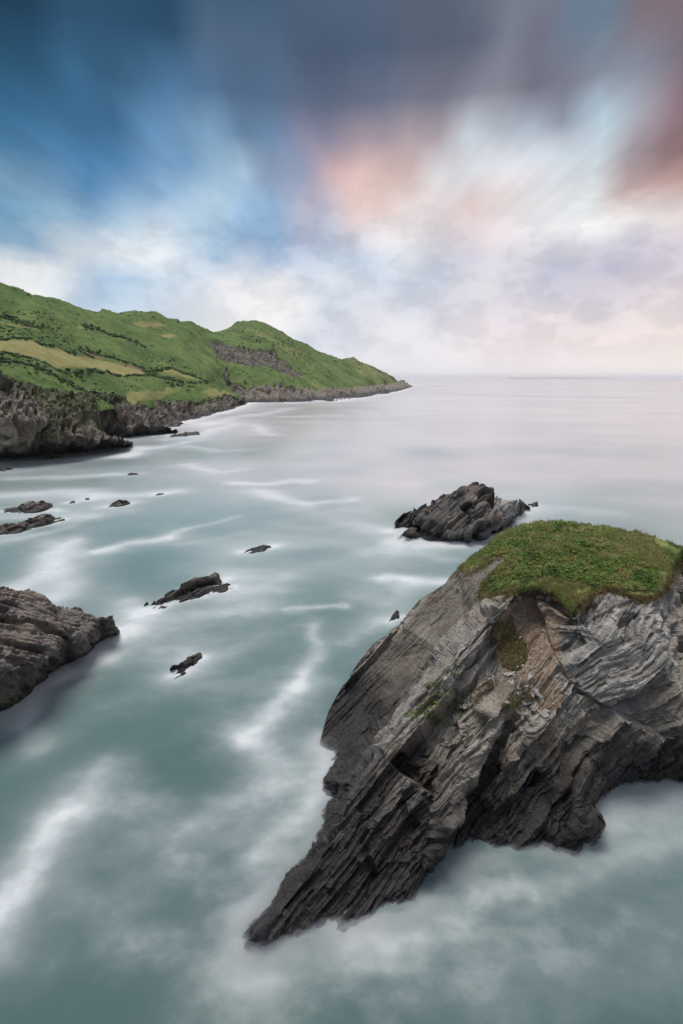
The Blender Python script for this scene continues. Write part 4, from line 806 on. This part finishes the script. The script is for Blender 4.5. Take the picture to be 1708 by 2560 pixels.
    for poly, n, S in zones:
        P, N = pick(poly, n, rng)
        for i in range(n):
            o = bpy.data.objects.new('slate_flake', protos[cnt % 5]); COL.objects.link(o); o.parent = MAIN_O; cnt += 1
            nn = Vector(N[i] * .6 + BED_N * .6 + rng.normal(0, .25, 3)).normalized()
            o.rotation_mode = 'QUATERNION'; q = nn.to_track_quat('Z', 'Y'); from_z = Vector((0, 0, 1)); 
            from mathutils import Quaternion
            o.rotation_quaternion = q @ Quaternion((0, 0, 1), rng.uniform(0, 6.28)); o.location = Vector(P[i] + N[i] * .04); o.scale = [S * rng.uniform(.4, 1.3)] * 3
dress_rock()

# ------------------------------------------------------------------ far out at sea
def far_out():
    m, T, b = new_mat('buoy_paint'); b.inputs['Base Color'].default_value = (.05, .12, .07, 1)
    P = on_sea(np.array([1272.]), np.array([952.]))[0]; d = np.hypot(P[0], P[1])
    V, Q = [], []; prof = [(1.6, -.5), (1.6, .9), (1.1, 1.1), (.45, 1.3), (.3, 5.0), (.7, 5.1), (.7, 6.2), (.1, 6.6)]
    for rr_, z in prof:
        for a in range(10): V.append((rr_ * cos(a * .628), rr_ * sin(a * .628), z))
    for k in range(len(prof) - 1):
        for a in range(10): Q.append((k * 10 + a, k * 10 + (a + 1) % 10, (k + 1) * 10 + (a + 1) % 10, (k + 1) * 10 + a))
    o = add_obj('buoy', mk_mesh('buoy', np.array(V), np.array(Q)), m, label='tiny dark buoy far out near the horizon', cat='buoy'); o.location = (P[0], P[1], 0)
    m2, T, b = new_mat('island_land'); b.inputs['Base Color'].default_value = (.22, .24, .20, 1)
    xs = np.linspace(1255, 1560, 60); dist = 36000.0; dv = px_dir(xs, xs * 0 + 946); u = dv[:, :2] / np.linalg.norm(dv[:, :2], axis=1, keepdims=True)
    e = np.clip((xs - 1255) / 30, 0, 1) * np.clip((1560 - xs) / 120, 0, 1); hh = e * (95 + 20 * vnoise(np.stack([xs / 18, xs * 0, xs * 0], -1), 3))
    V = np.concatenate([np.c_[u * dist, xs * 0 - 5], np.c_[u * (dist + 250), hh], np.c_[u * (dist + 1500), hh * .9], np.c_[u * (dist + 2000), xs * 0 - 5]]); n = len(xs)
    Q = [(k * n + i, k * n + i + 1, (k + 1) * n + i + 1, (k + 1) * n + i) for k in range(3) for i in range(n - 1)]
    add_obj('island', mk_mesh('island', V, np.array(Q)), m2, kind='structure', label='faint low island on the horizon')
far_out()

# ------------------------------------------------------------------ sea air
def haze():
    m = bpy.data.materials.new('haze'); m.use_nodes = True; T = NT(m.node_tree)
    v = T.n('ShaderNodeVolumePrincipled'); v.inputs['Color'].default_value = (.93, .94, .97, 1); v.inputs['Density'].default_value = 4e-5; v.inputs['Anisotropy'].default_value = .3; v.inputs['Density Attribute'].default_value = ''
    o = T.n('ShaderNodeOutputMaterial'); T.link(v.outputs[0], o.inputs['Volume'])
    L = 45000.0; V = np.array([(x, y, z) for z in (-4.0, 190.0) for y in (-L, L) for x in (-L, L)])
    Q = np.array([(0, 2, 3, 1), (4, 5, 7, 6), (0, 1, 5, 4), (2, 6, 7, 3), (0, 4, 6, 2), (1, 3, 7, 5)])
    add_obj('haze', mk_mesh('haze', V, Q), m, kind='stuff', label='thin pale sea haze')
haze()
